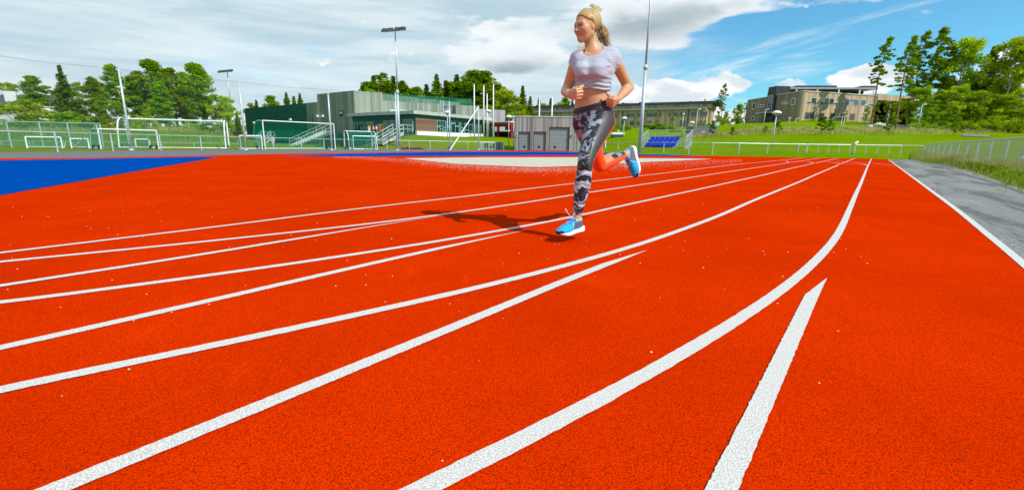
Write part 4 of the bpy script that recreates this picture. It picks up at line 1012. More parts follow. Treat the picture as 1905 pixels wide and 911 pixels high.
row([('spruceB',664,172,130), ('spruceA',677,158,128), ('spruceA',697,139,126), ('tallC',710,133,128), ('spruceC',722,155,124), ('spruceA',733,140,126), ('spruceB',750,148,126), ('spruceC',758,158,126), ('pineB',776,160,124,.9), ('spruceB',794,155,128), ('spruceC',800,170,124,1.3), ('spruceA',813,136,126,.9), ('spruceA',830,148,128), ('spruceA',850,137,126,1.1), ('pineC',868,150,128), ('pineA',884,128,124,.9), ('pineB',903,130,124), ('spruceA',765,170,128,1.3), ('spruceC',742,172,124,1.4), ('pineC',916,165,118), ('pineC',686,150,134,.7), ('pineC',718,146,136,.7), ('pineC',745,150,136,.7), ('broadA',785,166,132,.6), ('pineC',838,150,134,.6)],
    'tree', 'in the row behind the roof of the long grey hall', 'trees behind the grey hall')
row([('birchC',936,163,100,.9), ('birchA',953,172,98), ('spruceB',972,158,110), ('birchA',966,190,96,1.2), ('spruceC',986,178,130), ('spruceC',1003,180,170), ('birchA',1012,190,165), ('spruceC',1024,182,170), ('birchA',1040,188,170), ('pineC',1050,180,172,.8), ('spruceB',1064,184,170)], 'tree', 'between the red shelter and the runner', 'trees behind the shed')
row([('broadA',1132,195,200), ('birchC',1150,193,200), ('birchA',1166,190,205), ('pineC',1180,192,200), ('birchC',1196,190,205), ('spruceC',1208,192,205), ('broadA',1222,198,200), ('spruceB',1283,187,210,1.3), ('tallB',1308,183,205,.8)], 'tree top', 'behind the long school roof', 'tree tops behind the school roof')
plant('tallC', 1345, 154, 128, 'lone tall scraggy pine just right of the long wooden school', None, .85)
row([('birchA',1336,205,140), ('broadB',1352,205,142), ('birchB',1366,200,138), ('birchC',1376,192,142), ('broadB',1388,190,145), ('bushL',1347,213,128), ('bushL',1372,214,124)], 'leafy tree', 'between the two school buildings', 'leafy trees between the school buildings')
# right-hand grove
for q_ in [('tallB',1636,66,98,'separate tall thin pine at the left end of the right grove',1.05), ('tallA',1683,64,88,'tall thin pine with two bare stems beside the dark carport',1.0), ('tallC',1710,54,98,'thin pine, left one of the two highest in the right grove',.9), ('tallA',1739,47,96,'highest pine of the right grove',1.15), ('tallB',1724,95,95,'shorter thin pine between the two highest ones',.9), ('tallC',1764,84,96,'pine half hidden by the broad light green tree',.95),
  ('birchC',1786,65,94,'broad light green tree beside the highest pines',.95), ('spruceC',1838,84,96,'open dark conifer between the two broad light green trees',1.6), ('birchC',1880,64,88,'big light green tree leaning at the right edge',1.1), ('birchA',1862,110,92,'light green tree behind the big right edge tree',1.2), ('birchC',1925,70,90,'light green tree cut by the right edge of the picture',1.0)]:
    plant(*q_[:5], 'tall trees of the right grove', q_[5])
row([('birchB',1664,190,94,1.3), ('birchA',1694,160,90,1.5), ('birchC',1716,158,88,1.2), ('yellowB',1742,165,88,1.3), ('birchA',1760,165,86,1.5), ('birchC',1782,155,86,1.1), ('broadB',1806,168,86,1.5), ('birchA',1826,165,84,1.4), ('broadB',1846,172,84,1.4), ('birchC',1868,172,82,1.2), ('birchA',1890,180,80,1.5), ('birchA',1912,178,80,1.5), ('broadB',1733,185,84,1.5), ('yellowB',1650,186,92,1.3), ('birchC',1940,175,80,1.2), ('broadA',1770,195,83,1.2), ('broadA',1815,195,82,1.3), ('birchA',1855,200,80,1.6)], 'bushy tree', 'in the thicket below the tall right-hand trees', 'thicket of bushy trees on the right')
row([('bushL',1788,218,76,1.0), ('bushL',1806,222,76,1.0), ('bushL',1845,214,76,1.2), ('bushL',1880,216,76,1.3), ('bushL',1710,222,80,1.3), ('bushL',1735,226,80,1.1), ('bushL',1905,214,74,1.3), ('bushL',1765,224,78,1.1)], 'light green bush', 'along the edge of the right thicket', 'bushes at the edge of the right thicket')
for q_ in [('youngB',1326,222,68,'young tree beside the small grey shed on the grass',1.2), ('youngA',1363,234,67,'tiny young tree on the dry bank right of the grey shed',1.3), ('youngA',1425,232,67,'tiny young tree left of the globe lamp',1.2), ('youngB',1449,221,67,'young tree just right of the globe lamp',1.3), ('youngA',1530,214,66,'left one of two touching young trees below the school',1.5), ('youngB',1546,219,66,'right one of two touching young trees below the school',1.4), ('youngB',1657,214,66,'young tree on the grass in front of the carport',1.35), ('youngA',1777,226,66,'left one of two young trees before the thicket',1.5), ('youngB',1791,229,67,'right one of two young trees before the thicket',1.3),
    ('yellowB',1474,200,99,'narrow yellow-green tree against the dark side of the school',.6), ('yellowB',1575,204,97,'slim yellowish tree in front of the school windows',.6), ('yellowB',1456,205,108,'small yellow-green tree beside the school entrance',.7), ('broadB',1612,196,97,'bushy green tree at the right end of the school front',1.0), ('yellowB',1630,190,98,'yellow-green tree beside the dark carport',.9),
    ('yellowB',1182,214,118,'slim yellow-green tree in front of the long school',.8), ('yellowB',1251,212,112,'slim yellow-green tree right of the tall mast',.8), ('yellowB',1262,208,110,'yellowish sapling above the bleacher fence',.6)]:
    plant(*q_[:5], None, q_[5])
for q_ in [('bushA',1215,228,110,'dark green shrub left in the hedge before the long school',2.2), ('bushB',1235,227,108,'dark green shrub right in the hedge before the long school',2.2), ('bushA',1160,231,106,'green shrub left of the tall mast',2.0), ('bushL',1142,234,104,'light shrub hidden beside the running woman',2.0), ('bushY',1253,236,96,'yellowish low shrub behind the bleacher',1.5), ('bushA',1303,229,108,'dark shrub behind the small grey shed',1.8), ('bushB',1316,228,106,'dark shrub beside the end wall of the long school',1.5), ('bushY',1265,240,94,'yellow low shrub right of the bleacher',1.6)]:
    plant(*q_[:5], None, q_[5])

# ================================================================ buildings
def hit(A, B, px, py):
    """picture point -> (metres along A-B, height) on the vertical plane through A-B"""
    A = np.array(A[:2], float); B = np.array(B[:2], float); e = (B-A)/np.linalg.norm(B-A); d = ray(px, py)
    M2 = np.array([[d[0], -e[0]], [d[1], -e[1]]]); t, s_ = np.linalg.solve(M2, A); return float(s_), float(CAM_H+t*d[2])
M_GREYWOOD = None
def f_boards(c1, c2, w=.14, horizontal=False):
    def fn(t, b):
        v = objc(t); x = t.xyz(v); u = x[2] if horizontal else t.math('ADD', t.math('MULTIPLY', x[0], .85), t.math('MULTIPLY', x[1], .62))
        cell = t.math('FLOOR', t.math('DIVIDE', u, w)); wn = t.new('ShaderNodeTexWhiteNoise', noise_dimensions='1D'); t.put(wn.inputs['W'], cell)
        fr = t.math('FRACT', t.math('DIVIDE', u, w)); n = t.noise(t.vscale(v, 1, 1, .25), 3, 5, .7)
        f = t.math('ADD', t.math('MULTIPLY', wn.outputs[0], .6), t.math('MULTIPLY', n, .5))
        col = t.mix(t.step(f, .2, .9), c1, c2); gap = t.step(fr, .0, .10, .55, 1.0)
        t.put(b.inputs['Base Color'], t.mix(1.0, col, t.comb(gap, gap, gap), 'MULTIPLY')); bump(t, b, fr, .4, .02)
    return fn
M_HALL = material('grey_green_boards', rough=.85, spec=.15, fn=f_boards((.17,.20,.15), (.31,.335,.27), .35))
M_SHEDW = material('weathered_grey_boards', rough=.85, spec=.15, fn=f_boards((.15,.15,.145), (.34,.335,.32), .16))
M_SCHOOL = material('tan_boards', rough=.85, spec=.15, fn=f_boards((.36,.26,.16), (.54,.42,.28), .35))
M_SCHOOLD = material('brown_and_shaded_boards', rough=.85, spec=.15, fn=f_boards((.20,.165,.12), (.28,.235,.17), .35))  # school's shaded side has its shade mixed into the board colour; plain brown elsewhere
M_LONG = material('weathered_tan_boards', rough=.85, spec=.15, fn=f_boards((.38,.28,.17), (.58,.45,.30), .3))
M_BROWNB = material('brown_horizontal_boards', rough=.8, spec=.15, fn=f_boards((.16,.085,.05), (.24,.14,.09), .3, True))
M_GREENN = varied('green_netting_wall', (.0,.075,.05), (.006,.115,.075), 1.5, .9, (1,1,3))
M_CONC = varied('concrete', (.34,.36,.33), (.45,.46,.43), 1.2, .9, bmp=.1)
M_WHITE = varied('white_paint', (.72,.73,.72), (.80,.80,.79), 3, .5)
M_DARK = varied('dark_panel', (.022,.022,.026), (.045,.042,.048), 2, .5)
M_TEAL = varied('teal_fascia', (.02,.10,.085), (.035,.14,.12), 1, .7)
M_RED = varied('dark_red_paint', (.28,.008,.012), (.36,.014,.018), 2, .6)
M_DRED = varied('deep_red_boards', (.10,.010,.012), (.16,.014,.016), 2, .7)
M_GLASS = varied('window_glass', (.004,.030,.028), (.010,.075,.065), .6, .08, spec=.8)
M_GLASSB = varied('blue_window_glass', (.012,.05,.09), (.03,.12,.20), .5, .1, spec=.8)
M_GLASSD = varied('dark_window_glass', (.03,.035,.045), (.09,.10,.12), .5, .15, spec=.8)
M_ROOF = varied('dark_roof', (.035,.04,.045), (.07,.075,.08), 1, .7)
M_STEEL = varied('galvanised_steel', (.42,.47,.50), (.58,.62,.64), 8, .45, metal=.35)
M_YEL = material('yellow_paint', (.75,.52,.01), .6)
M_POSTG = varied('green_grey_post', (.22,.38,.34), (.30,.46,.42), 5, .6)
def xy(px, Yw, row=None): return at(px, 262+.0139*(px-952.5)+7 if row is None else row, Yw)[:2]
def part(mb, name, mat, root, smooth=False): return attach(mb.build(name, mat, None, smooth), root)
def window(root, A, B, rect, glass, frame=M_WHITE, out=.04, bars=(), fw=.07, name='window'):
    """rect = picture box (left, top, right, bottom) on the wall A-B; frame with its pane as sub-part"""
    l, t_, r, b_ = rect; s0, z1 = hit(A, B, l, t_); s1, z0 = hit(A, B, r, b_); _, z1b = hit(A, B, (l+r)/2, t_); _, z0b = hit(A, B, (l+r)/2, b_); z1 = z1b; z0 = z0b
    m = MB(); m.slab(A, B, .0, out+.03, z0, z1, s0, s0+fw); m.slab(A, B, .0, out+.03, z0, z1, s1-fw, s1); m.slab(A, B, 0, out+.03, z1-fw, z1, s0+fw, s1-fw); m.slab(A, B, 0, out+.03, z0, z0+fw, s0+fw, s1-fw)
    for kind, f in bars:
        if kind == 'v': s_ = s0+(s1-s0)*f; m.slab(A, B, 0, out+.025, z0+fw, z1-fw, s_-fw*.4, s_+fw*.4)
        elif kind == 'h': z_ = z0+(z1-z0)*f; m.slab(A, B, 0, out+.02, z_-fw*.4, z_+fw*.4, s0+fw, s1-fw)
        else:    # a short bar: (s-from, s-to, z)
            a0, a1, fz = f; z_ = z0+(z1-z0)*fz; m.slab(A, B, 0, out+.02, z_-fw*.4, z_+fw*.4, s0+(s1-s0)*a0, s0+(s1-s0)*a1)
    w = part(m, name, frame, root); g_ = MB(); g_.slab(A, B, .0, out, z0+fw*.5, z1-fw*.5, s0+fw*.5, s1-fw*.5)
    p = g_.build('pane', glass); p.parent = w; p.matrix_parent_inverse = w.matrix_world.inverted() if False else Matrix.Translation(root.location).inverted(); 
    p.matrix_parent_inverse = Matrix.Identity(4)
    return w
def bays(n, seed, cross=True):
    rng = random.Random(seed); o = [('v', (i+1)/n) for i in range(n-1)]
    for i in range(n): o.append(('s', (i/n, (i+1)/n, rng.choice([.3,.45,.6,.75])))); o.append(('s', (i/n, (i+1)/n, rng.choice([.2,.55,.82]))))
    return o

# --- grey hall
K0, KL, KR = xy(657.5, 75, 176), xy(455, 99, 208), xy(880, 85, 199)
KR2 = np.array(K0)+(np.array(KR)-np.array(K0))*1.32
hall = empty('sports_hall', 'long grey-green hall with flat roof, green netted wall and glazed front terrace', 'building', (K0[0], K0[1], 0))
eR = (np.array(KR)-np.array(K0)); eR /= np.linalg.norm(eR); nR = np.array([-eR[1], eR[0]])
eL = (np.array(K0)-np.array(KL)); LL = np.linalg.norm(eL); eL /= LL; nL = np.array([-eL[1], eL[0]])
s591, _ = hit(KL, K0, 591, 200); s570, _ = hit(KL, K0, 570, 200); s712, _ = hit(K0, KR, 712, 200)
m = MB(); m.slab(KL, K0, -24, 0, 0, 8.62, s591, LL); part(m, 'wall', M_HALL, hall)
m = MB(); m.slab(KL, K0, -24, -.003, 0, 7.35, s570, s591-.003); part(m, 'wall', M_HALL, hall)
m = MB(); m.slab(KL, K0, -24, -.006, 0, 7.3, 0, s570-.003); part(m, 'wall', M_GREENN, hall)['label'] = 'green netting over the far wall'
m = MB(); m.slab(K0, KR2, -20, 0, 2, 8.6, .02, s712); part(m, 'wall', M_HALL, hall)
LR = np.linalg.norm(KR2-np.array(K0))
sA, _ = hit(K0, KR2, 823, 200); sB, _ = hit(K0, KR2, 848, 200); sC, _ = hit(K0, KR2, 889, 210)
m = MB(); m.slab(K0, KR2, -20, -.05, 2, 7.35, s712+.003, sA); m.slab(K0, KR2, -20, -.05, 2, 7.35, sB, sC); part(m, 'wall', M_HALL, hall)
m = MB(); m.slab(K0, KR2, -20, -1.0, 2, 7.2, sA+.003, sB-.003); part(m, 'wall', M_SHEDW, hall)['label'] = 'dark recess with a roof ladder'
m = MB(); m.slab(K0, KR2, -20, -.08, 2, 6.9, sC+.003, LR); part(m, 'wall', material('pinkish_grey_boards', rough=.85, fn=f_boards((.26,.22,.24), (.38,.33,.35), .35)), hall)
m = MB()
sl, _ = hit(K0, KR2, 819, 200)
for q_ in (0, .5): m.slab(K0, KR2, .05, .12, 4.6, 8.0, sl+q_, sl+q_+.07)
for k in range(9): m.slab(K0, KR2, .06, .11, 4.8+k*.36, 4.85+k*.36, sl+.07, sl+.5)
part(m, 'roof_ladder', M_STEEL, hall)
m = MB()
for px_, top_ in ((724, 182), (729, 184)):
    Pp = at(px_, 190, 82); m.tube([(Pp[0], Pp[1], 7.2), (Pp[0], Pp[1], zat(px_, top_, 82))], .7, 14)
part(m, 'roof_vent', M_CONC, hall)
m = MB(); Pp = at(784, 190, 88); m.box(Pp[0]-.5, Pp[0]+.5, Pp[1]-.5, Pp[1]+.5, 7.2, zat(784, 186.5, 88)); part(m, 'roof_vent', M_WHITE, hall)
s0_, z1_ = hit(K0, KR2, 725, 203.5); s1_, z0_ = hit(K0, KR2, 765, 214)
m = MB(); m.slab(K0, KR2, -.05, .06, 4.9, z1_, s0_, s1_); part(m, 'light_panel', varied('pale_panel', (.45,.50,.45), (.52,.56,.52), .8, .6), hall)
# roof edge net
def f_net(col, cell, wire, soft=0.0):
    def fn(t, b):
        v = objc(t); x = t.xyz(v); u = t.math('ADD', t.math('MULTIPLY', x[0], .8), t.math('MULTIPLY', x[1], .6))
        fu = t.math('FRACT', t.math('DIVIDE', t.math('ADD', u, x[2]), cell)); fv = t.math('FRACT', t.math('DIVIDE', t.math('SUBTRACT', u, x[2]), cell))
        a = t.math('MAXIMUM', t.math('LESS_THAN', fu, wire/cell), t.math('LESS_THAN', fv, wire/cell))
        t.put(b.inputs['Base Color'], col); t.put(b.inputs['Alpha'], a)
    return fn
M_NETG = material('green_net', (.0,.30,.16), .9, spec=0, fn=f_net((.0,.30,.16), .10, .013))
M_NETGD = material('dense_green_net', (.0,.20,.12), .9, fn=f_net((.0,.17,.10), .10, .015))
M_NETF = material('fine_dark_net', (.05,.09,.09), .9, fn=f_net((.06,.10,.10), .12, .0045))
M_CHAIN = material('chain_link', (.4,.44,.45), .6, .2, fn=f_net((.42,.47,.48), .055, .012))
M_NETT = material('thin_green_net', (.0,.30,.16), .9, spec=0, fn=f_net((.0,.30,.16), .12, .0055))
M_CHAING = material('green_chain_link', (.1,.3,.2), .6, 0, fn=f_net((.06,.25,.17), .06, .010))
m = MB(); m.slab(K0, KR2, -.5, -.44, 7.36, 8.55, s712+.2, sC-1); part(m, 'roof_net', M_NETGD, hall)
# sign on the corner wall
s0_, z1_ = hit(KL, K0, 632, 206); s1_, z0_ = hit(KL, K0, 639, 216)
m = MB(); m.slab(KL, K0, 0, .14, z0_, z1_, s0_, s1_); sg = part(m, 'wall_sign', M_DARK, hall)
m = MB(); zt = z1_-.22*(z1_-z0_)
for a_, b_ in ((.22,.42), (.58,.78)):
    m.slab(KL, K0, .145, .16, zt-.38*(z1_-z0_), zt, s0_+(s1_-s0_)*a_, s0_+(s1_-s0_)*b_)
wl = m.build('mark', M_WHITE); wl.parent = sg
m = MB(); m.slab(KL, K0, .145, .155, z0_+.03, z0_+.25*(z1_-z0_), s0_+.05, s1_-.05); wl = m.build('red_band', M_DRED); wl.parent = sg
for (l, t_, r, b_) in ((575, 212, 579, 246), (580.5, 212, 585, 246)): window(hall, KL, K0, (l, t_, r, b_), M_GLASS, M_TEAL, bars=bays(1, 3))
m = MB()
for px_, py_ in ((591.5,216), (601,216), (541,222.5), (473,228)):
    s_, z_ = hit(KL, K0, px_, py_); m.slab(KL, K0, .02, .25, z_-.18, z_+.18, s_-.3, s_+.3)
part(m, 'wall_lamp', M_WHITE, hall)
# front pavilion of the hall
P1, P2, P3 = xy(657, 74.6, 225), xy(772, 66, 225), xy(905, 81, 225); bz = 2.05
Q1, Q3 = np.array(P1)+np.array([1.5, 8]), np.array(P3)+np.array([1.5, 8])
m = MB(); m.prism([tuple(P1), tuple(P2), tuple(P3), tuple(Q3), tuple(Q1)], bz+.3, 4.15); part(m, 'front_wall', M_TEAL, hall)
m = MB(); cen = (np.array(P1)+np.array(P3))/2+np.array([0,4])
def grow(P, k): d_ = np.array(P)-cen; return tuple(np.array(P)+d_/np.linalg.norm(d_)*k)
m.prism([grow(P1,.9), grow(P2,1.1), grow(P3,.9), tuple(Q3), tuple(Q1)], 4.62, 5.08); part(m, 'canopy', M_CONC, hall)
m = MB(); m.prism([grow(P1,.15), grow(P2,.2), grow(P3,.15), tuple(Q3), tuple(Q1)], 4.153, 4.617); part(m, 'fascia', M_TEAL, hall)
m = MB(); sW, _ = hit(P2, P3, 774, 230); sX, _ = hit(P2, P3, 811, 230); m.slab(P2, P3, 0, .10, bz+.3, 4.2, .05, sX); part(m, 'timber_cladding', M_BROWNB, hall)
m = MB(); m.slab(P2, P3, 0, .35, bz-.35, bz+.30, .0, np.linalg.norm(np.array(P3)-np.array(P2))); part(m, 'plinth', M_WHITE, hall)
M_PGF = varied('pale_green_frame', (.34,.52,.46), (.44,.62,.55), 2, .5)
for i, r in enumerate(((812.5,224,829,247.5), (831,224.5,854,248), (856.5,226,878.5,248.5))): window(hall, P2, P3, r, M_GLASS, M_PGF, bars=bays(3, 20+i), fw=.065)
for i, r in enumerate(((659,228,678,250), (680,227,696,250))): window(hall, P1, P2, r, M_GLASS, varied('pale_green_frame', (.30,.52,.46), (.36,.58,.50), 2, .5), bars=bays(3, 30+i), fw=.055)
for i, r in enumerate(((714,225,723,248), (725,224,742,246.5), (750,222,769,246))): window(hall, P1, P2, r, M_GLASS, M_PGF, bars=bays(2 if i == 0 else 3, 40+i), fw=.055)
window(hall, P1, P2, (703,231,714,249), M_GLASS, M_YEL, bars=[('v', .5)], fw=.16, name='door')
# terrace in front, retaining wall
T = [xy(598, 68), xy(742, 63.5), xy(772, 65.6), xy(657, 74.5), xy(598, 79)]
m = MB(); m.prism([tuple(p) for p in T], 0, 2.02); part(m, 'terrace', varied('dark_green_retaining_wall', (.012,.085,.055), (.02,.12,.08), 1, .9), hall)

def stairs(label, A, B, z0, z1, w, mat, rail=True, rmat=M_STEEL, group=None):
    """a stair flight climbing from plan point A to B"""
    A = np.array(A); B = np.array(B); L = np.linalg.norm(B-A); e = (B-A)/L; n = np.array([e[1], -e[0]]); r = empty('staircase', label, 'staircase', (A[0], A[1], z0), group)
    N = max(4, int((z1-z0)/.17)); m = MB()
    for i in range(N): m.slab(A, B, -w/2, w/2, z0+(z1-z0)*(i+1)/N-.06, z0+(z1-z0)*(i+1)/N, L*i/N, L*(i+1)/N)
    part(m, 'steps', mat, r); m = MB()
    for o_ in (-w/2-.05, w/2):
        p = lambda s_, z: (*(A+e*s_+n*o_), z)
        q_ = lambda s_, z: (*(A+e*s_+n*(o_+.05)), z)
        m.add([p(0,z0-.05), p(0,z0+.25), p(L,z1+.12), p(L,z1-.35), q_(0,z0-.05), q_(0,z0+.25), q_(L,z1+.12), q_(L,z1-.35)], [(0,1,2,3), (7,6,5,4), (0,4,5,1), (1,5,6,2), (2,6,7,3), (3,7,4,0)])
    part(m, 'stringer', mat, r)
    for o_ in (-w/2-.02, w/2+.02):
        m = MB(); P = lambda s_, h: np.array([*(A+e*s_+n*o_), z0+(z1-z0)*s_/L+h])
        for h in (.55, 1.0): m.tube([P(0,h), P(L,h)], .045, 6)
        for k in range(5): m.tube([P(L*k/4,0), P(L*k/4,1.0)], .035, 6)
        part(m, 'handrail', rmat, r)
    return r
stairs('white staircase climbing right in front of the grey hall', xy(545, 64), xy(613, 63), 0, 2.1, 1.4, M_WHITE)
stairs('grey staircase with two rails climbing to the glazed terrace', xy(702, 57.5), xy(742, 61.5), .4, 2.05, 1.6, M_CONC, rmat=varied('pale_green_rail', (.35,.48,.40), (.42,.55,.46), 3, .6))
stairs('small staircase with green rails at the left green wall', xy(482, 70), xy(497, 72), .0, 1.2, 1.4, M_CONC, rmat=M_POSTG)
for lb, A, B, z in (('green railing on the landing by the left green wall', xy(493, 74), xy(512, 74), 1.0), ('grey railing along the terrace edge beside the light mast', xy(742, 63.2), xy(768, 65.0), 2.02)):
    r = empty('railing', lb, 'railing', (A[0], A[1], z)); m = MB(); A3 = lambda t, h: (A[0]+(B[0]-A[0])*t, A[1]+(B[1]-A[1])*t, z+h)
    for h in (.5, 1.05): m.tube([A3(0,h), A3(1,h)], .045, 6)
    part(m, 'rail', M_POSTG, r)
    for k in range(4): m = MB(); m.tube([A3(k/3,0), A3(k/3,1.05)], .04, 6); part(m, 'post', M_POSTG, r)
# --- red shelter right of the hall
A, B = xy(900, 80), xy(950, 76)
sh = empty('red_shelter', 'low red shelter with white roof edge and dark red boards right of the hall', 'shelter', (A[0], A[1], 2))
zt = zat(925, 228, 78)
m = MB(); m.slab(A, B, -5, .3, zt-.02, zt+.12, -1.5, np.linalg.norm(B-A)+.1); part(m, 'roof', M_WHITE, sh)
m = MB(); m.slab(A, B, -4.9, .2, zt-.45, zt-.023, -1.4, np.linalg.norm(B-A)); part(m, 'beam', M_RED, sh)
LB_ = float(np.linalg.norm(B-A))
for f in (.0, .52, .985): m = MB(); m.slab(A, B, -.25, 0, 1.6, zt-.45, LB_*f-.1, LB_*f+.18); part(m, 'post', M_RED, sh)
m = MB(); m.slab(A, B, -4.0, -3.8, 1.5, zt-.45, LB_*.53, LB_); m.slab(A, B, -3.8, -.3, 1.5, zt-.45, LB_-.15, LB_-.03); part(m, 'back_wall', M_DRED, sh)
m = MB(); m.slab(A, B, -4.0, -3.8, 1.5, zt-1.3, -1, LB_*.45); part(m, 'back_wall', M_DARK, sh)

# --- grey garage shed
A, B = xy(957.6, 54.5, 245), xy(1128, 54.5, 245); eS = (B-A)/np.linalg.norm(B-A); sR, _ = hit(A, B, 1088, 250)
B = A+eS*sR
shed = empty('garage_shed', 'weathered grey wooden shed with three grey garage doors beside the track', 'shed', (A[0], A[1], 0))
_, zt = hit(A, B, 960, 217.3); _, zt2 = hit(A, B, 1068, 214); zR = zt+(zt2-zt)*1.18
DO = ((964.5,245.2,986,279.6), (992,245,1015.5,279.8), (1021.5,236.5,1059,280.3)); rects = []
for l, t_, r, b_ in DO:
    s0, _ = hit(A, B, l, 260); s1, _ = hit(A, B, r, 260); _, z1 = hit(A, B, (l+r)/2, t_); rects.append((s0, s1, z1))
m = MB(); ed = [0]+[q_ for r in rects for q_ in r[:2]]+[sR]
for i in range(0, len(ed), 2): m.slab(A, B, -.35, 0, 0, zt, ed[i], ed[i+1])
for s0, s1, z1 in rects: m.slab(A, B, -.35, 0, z1, zt, s0, s1)
m.slab(A, B, -6, -.353, 0, zt-.05, 0, .3); m.slab(A, B, -6, -.353, 0, zt-.05, sR-.3, sR); m.slab(A, B, -6.3, -6.003, 0, zt-.05, 0, sR)
part(m, 'wall', M_SHEDW, shed)
m = MB(); m.slab(A, B, -6.35, .06, zt+.003, zt+.10, -.06, sR+.06); part(m, 'roof', M_STEEL, shed)
M_GDOOR = varied('grey_door_paint', (.17,.225,.225), (.20,.255,.25), .8, .5)
for s0, s1, z1 in rects:
    m = MB(); m.slab(A, B, -.30, -.24, .03, z1-.04, s0+.06, s1-.06)
    n_ = 5
    d = part(m, 'garage_door', M_GDOOR, shed); m = MB()
    m.slab(A, B, -.24, -.235, .28, .58, s0+.55, s0+.85); h = m.build('vent', M_DARK); h.parent = d
    m = MB()
    for k in range(1, 6): m.slab(A, B, -.24, -.236, z1*k/6, z1*k/6+.015, s0+.06, s1-.06)
    h = m.build('panel_joint', M_ROOF); h.parent = d
for px_ in (960.2, 1063.8):
    s_, z_ = hit(A, B, px_, 251.5); m = MB(); P_ = A+eS*s_; n_ = np.array([eS[1], -eS[0]])
    m.tube([(*(P_), z_), (*(P_+n_*.14), z_)], [.16, .19], 12); w = part(m, 'wall_lamp', M_STEEL, shed)
    m = MB(); m.tube([(*(P_+n_*.145), z_), (*(P_+n_*.16), z_)], .11, 10); h = m.build('lens', M_DARK); h.parent = w
for lb, px0, px1, Yw, t_ in (('dark grey board screen left of the garage shed', 919, 938, 57, 264.5), ('grey board screen partly hidden behind the running woman', 1108, 1127, 52.5, 263.5)):
    a_, b_ = xy(px0, Yw), xy(px1, Yw); z_ = zat((px0+px1)/2, t_, Yw); r = empty('board_screen', lb, 'screen', (a_[0], a_[1], 0)); m = MB(); m.slab(a_, b_, -.1, 0, 0, z_); part(m, 'boards', M_SHEDW, r)
    m = MB(); m.slab(a_, b_, 0.003, .1, 0, z_+.1, np.linalg.norm(b_-a_)-.12, np.linalg.norm(b_-a_)); part(m, 'post', M_WHITE, r)
# --- long two-storey school
A, B = xy(968, 152, 210), xy(1316, 125.5, 206); C_e = xy(1333, 137)
e_ = (B-A)/np.linalg.norm(B-A); n_ = np.array([-e_[1], e_[0]]); L_ = float(np.linalg.norm(B-A))
lng = empty('school_building', 'long low two-storey wooden school with blue windows and a stepped flat roof', 'building', (B[0], B[1], 5))
m = MB(); m.slab(A, B, -14, 0, 2.0, 10.6, 0, L_); part(m, 'wall', M_LONG, lng)
m = MB(); m.slab(A, B, -15, .9, 10.603, 11.0, -.5, L_-.4); part(m, 'lower_roof', varied('grey_roof_edge', (.22,.26,.26), (.30,.34,.34), 1, .7), lng)
m = MB(); m.slab(A, B, -14, -2.5, 11.003, 12.2, 0, L_+.8); part(m, 'upper_wall', M_LONG, lng)
m = MB(); m.slab(A, B, -14.5, -1.5, 12.203, 12.75, -.5, L_+2.5); part(m, 'upper_roof', M_ROOF, lng)
m = MB(); m.slab(A, B, -13, -3.2, 2, 12.2, L_+.003, L_+.5); part(m, 'end_wall', M_SCHOOL, lng)
m = MB()
for k in range(5): m.slab(A, B, -4, -3.4, 12.75, 13.15, L_*(.30+.09*k), L_*(.30+.09*k)+.7)
part(m, 'roof_vent', M_ROOF, lng)
UP = [(1140,212,1148,219), (1166,211.5,1180,218), (1184,211.5,1195,217.5), (1203,210.5,1222,217.5), (1227,210,1230,217), (1243,210,1247,217), (1252,209.5,1262,216.5), (1265,209,1276,216.5), (1286,209,1298,216), (1303,208,1316,216)]
LO = [(1156,226,1162,232), (1172,225.5,1180,233), (1184,226,1192,233), (1203,225,1212,229), (1218,225,1225,228), (1265,224,1274,235), (1301,224,1306,229), (1310,224,1314,228)]
for r in UP+LO: window(lng, A, B, r, M_GLASSB, M_SCHOOLD, out=.06, bars=[('v', .33), ('v', .66)] if r[2]-r[0] > 10 else [], fw=.10)
m = MB()
for px_ in (1280, 1158): s_, _ = hit(A, B, px_, 220); m.slab(A, B, .02, .25, 5, 10.6, s_-.12, s_+.12)
part(m, 'downpipe', M_TEAL, lng)
# --- right school
KC, KE, KF, KG = xy(1494, 102, 171), xy(1445.5, 110, 177), xy(1432.5, 113, 165), xy(1391, 122, 186)
KH, KI = xy(1632, 109, 178), xy(1708, 113, 178)
sch = empty('school_building', 'tan boarded two-storey school on the green rise with dark entrance tower and carport', 'building', (KC[0], KC[1], 7))
zt = zat(1495, 170.5, 102); LCH = float(np.linalg.norm(KH-KC))
m = MB(); m.slab(KC, KH, -.4, 0, 5, zt, 0, LCH); part(m, 'wall', M_SCHOOL, sch)
m = MB(); bk = np.array([0, 9.0]); m.prism([tuple(KE+[.6,0]), tuple(KC+[.6,.6]), tuple(KH+[0,.6]), tuple(KH+bk), tuple(KE+bk+[.6,0])], 5, zt-.02); part(m, 'core', M_SCHOOLD, sch)
m = MB(); m.slab(KE, KC, -.5, -.003, 5, zt-.01, 0, float(np.linalg.norm(KC-KE))); part(m, 'side_wall', M_SCHOOLD, sch)  # face turned from the sun, shade painted in as darker boards
m = MB(); m.slab(KC, KH, -.7, .12, zt+.003, zt+.25, 0, LCH); m.slab(KE, KC, -.6, .12, zt+.006, zt+.24, 0, float(np.linalg.norm(KC-KE))); part(m, 'roof_edge', M_CONC, sch)
m = MB(); m.slab(KF, KE, -3, .35, 5, zat(1440, 161, 111), 0, float(np.linalg.norm(KE-KF))); part(m, 'entrance_tower', M_DARK, sch)
m = MB(); m.slab(KG, KF, -9, 0, 4, zat(1432, 181, 113), 0, float(np.linalg.norm(KF-KG))); part(m, 'wing_wall', M_SCHOOLD, sch)
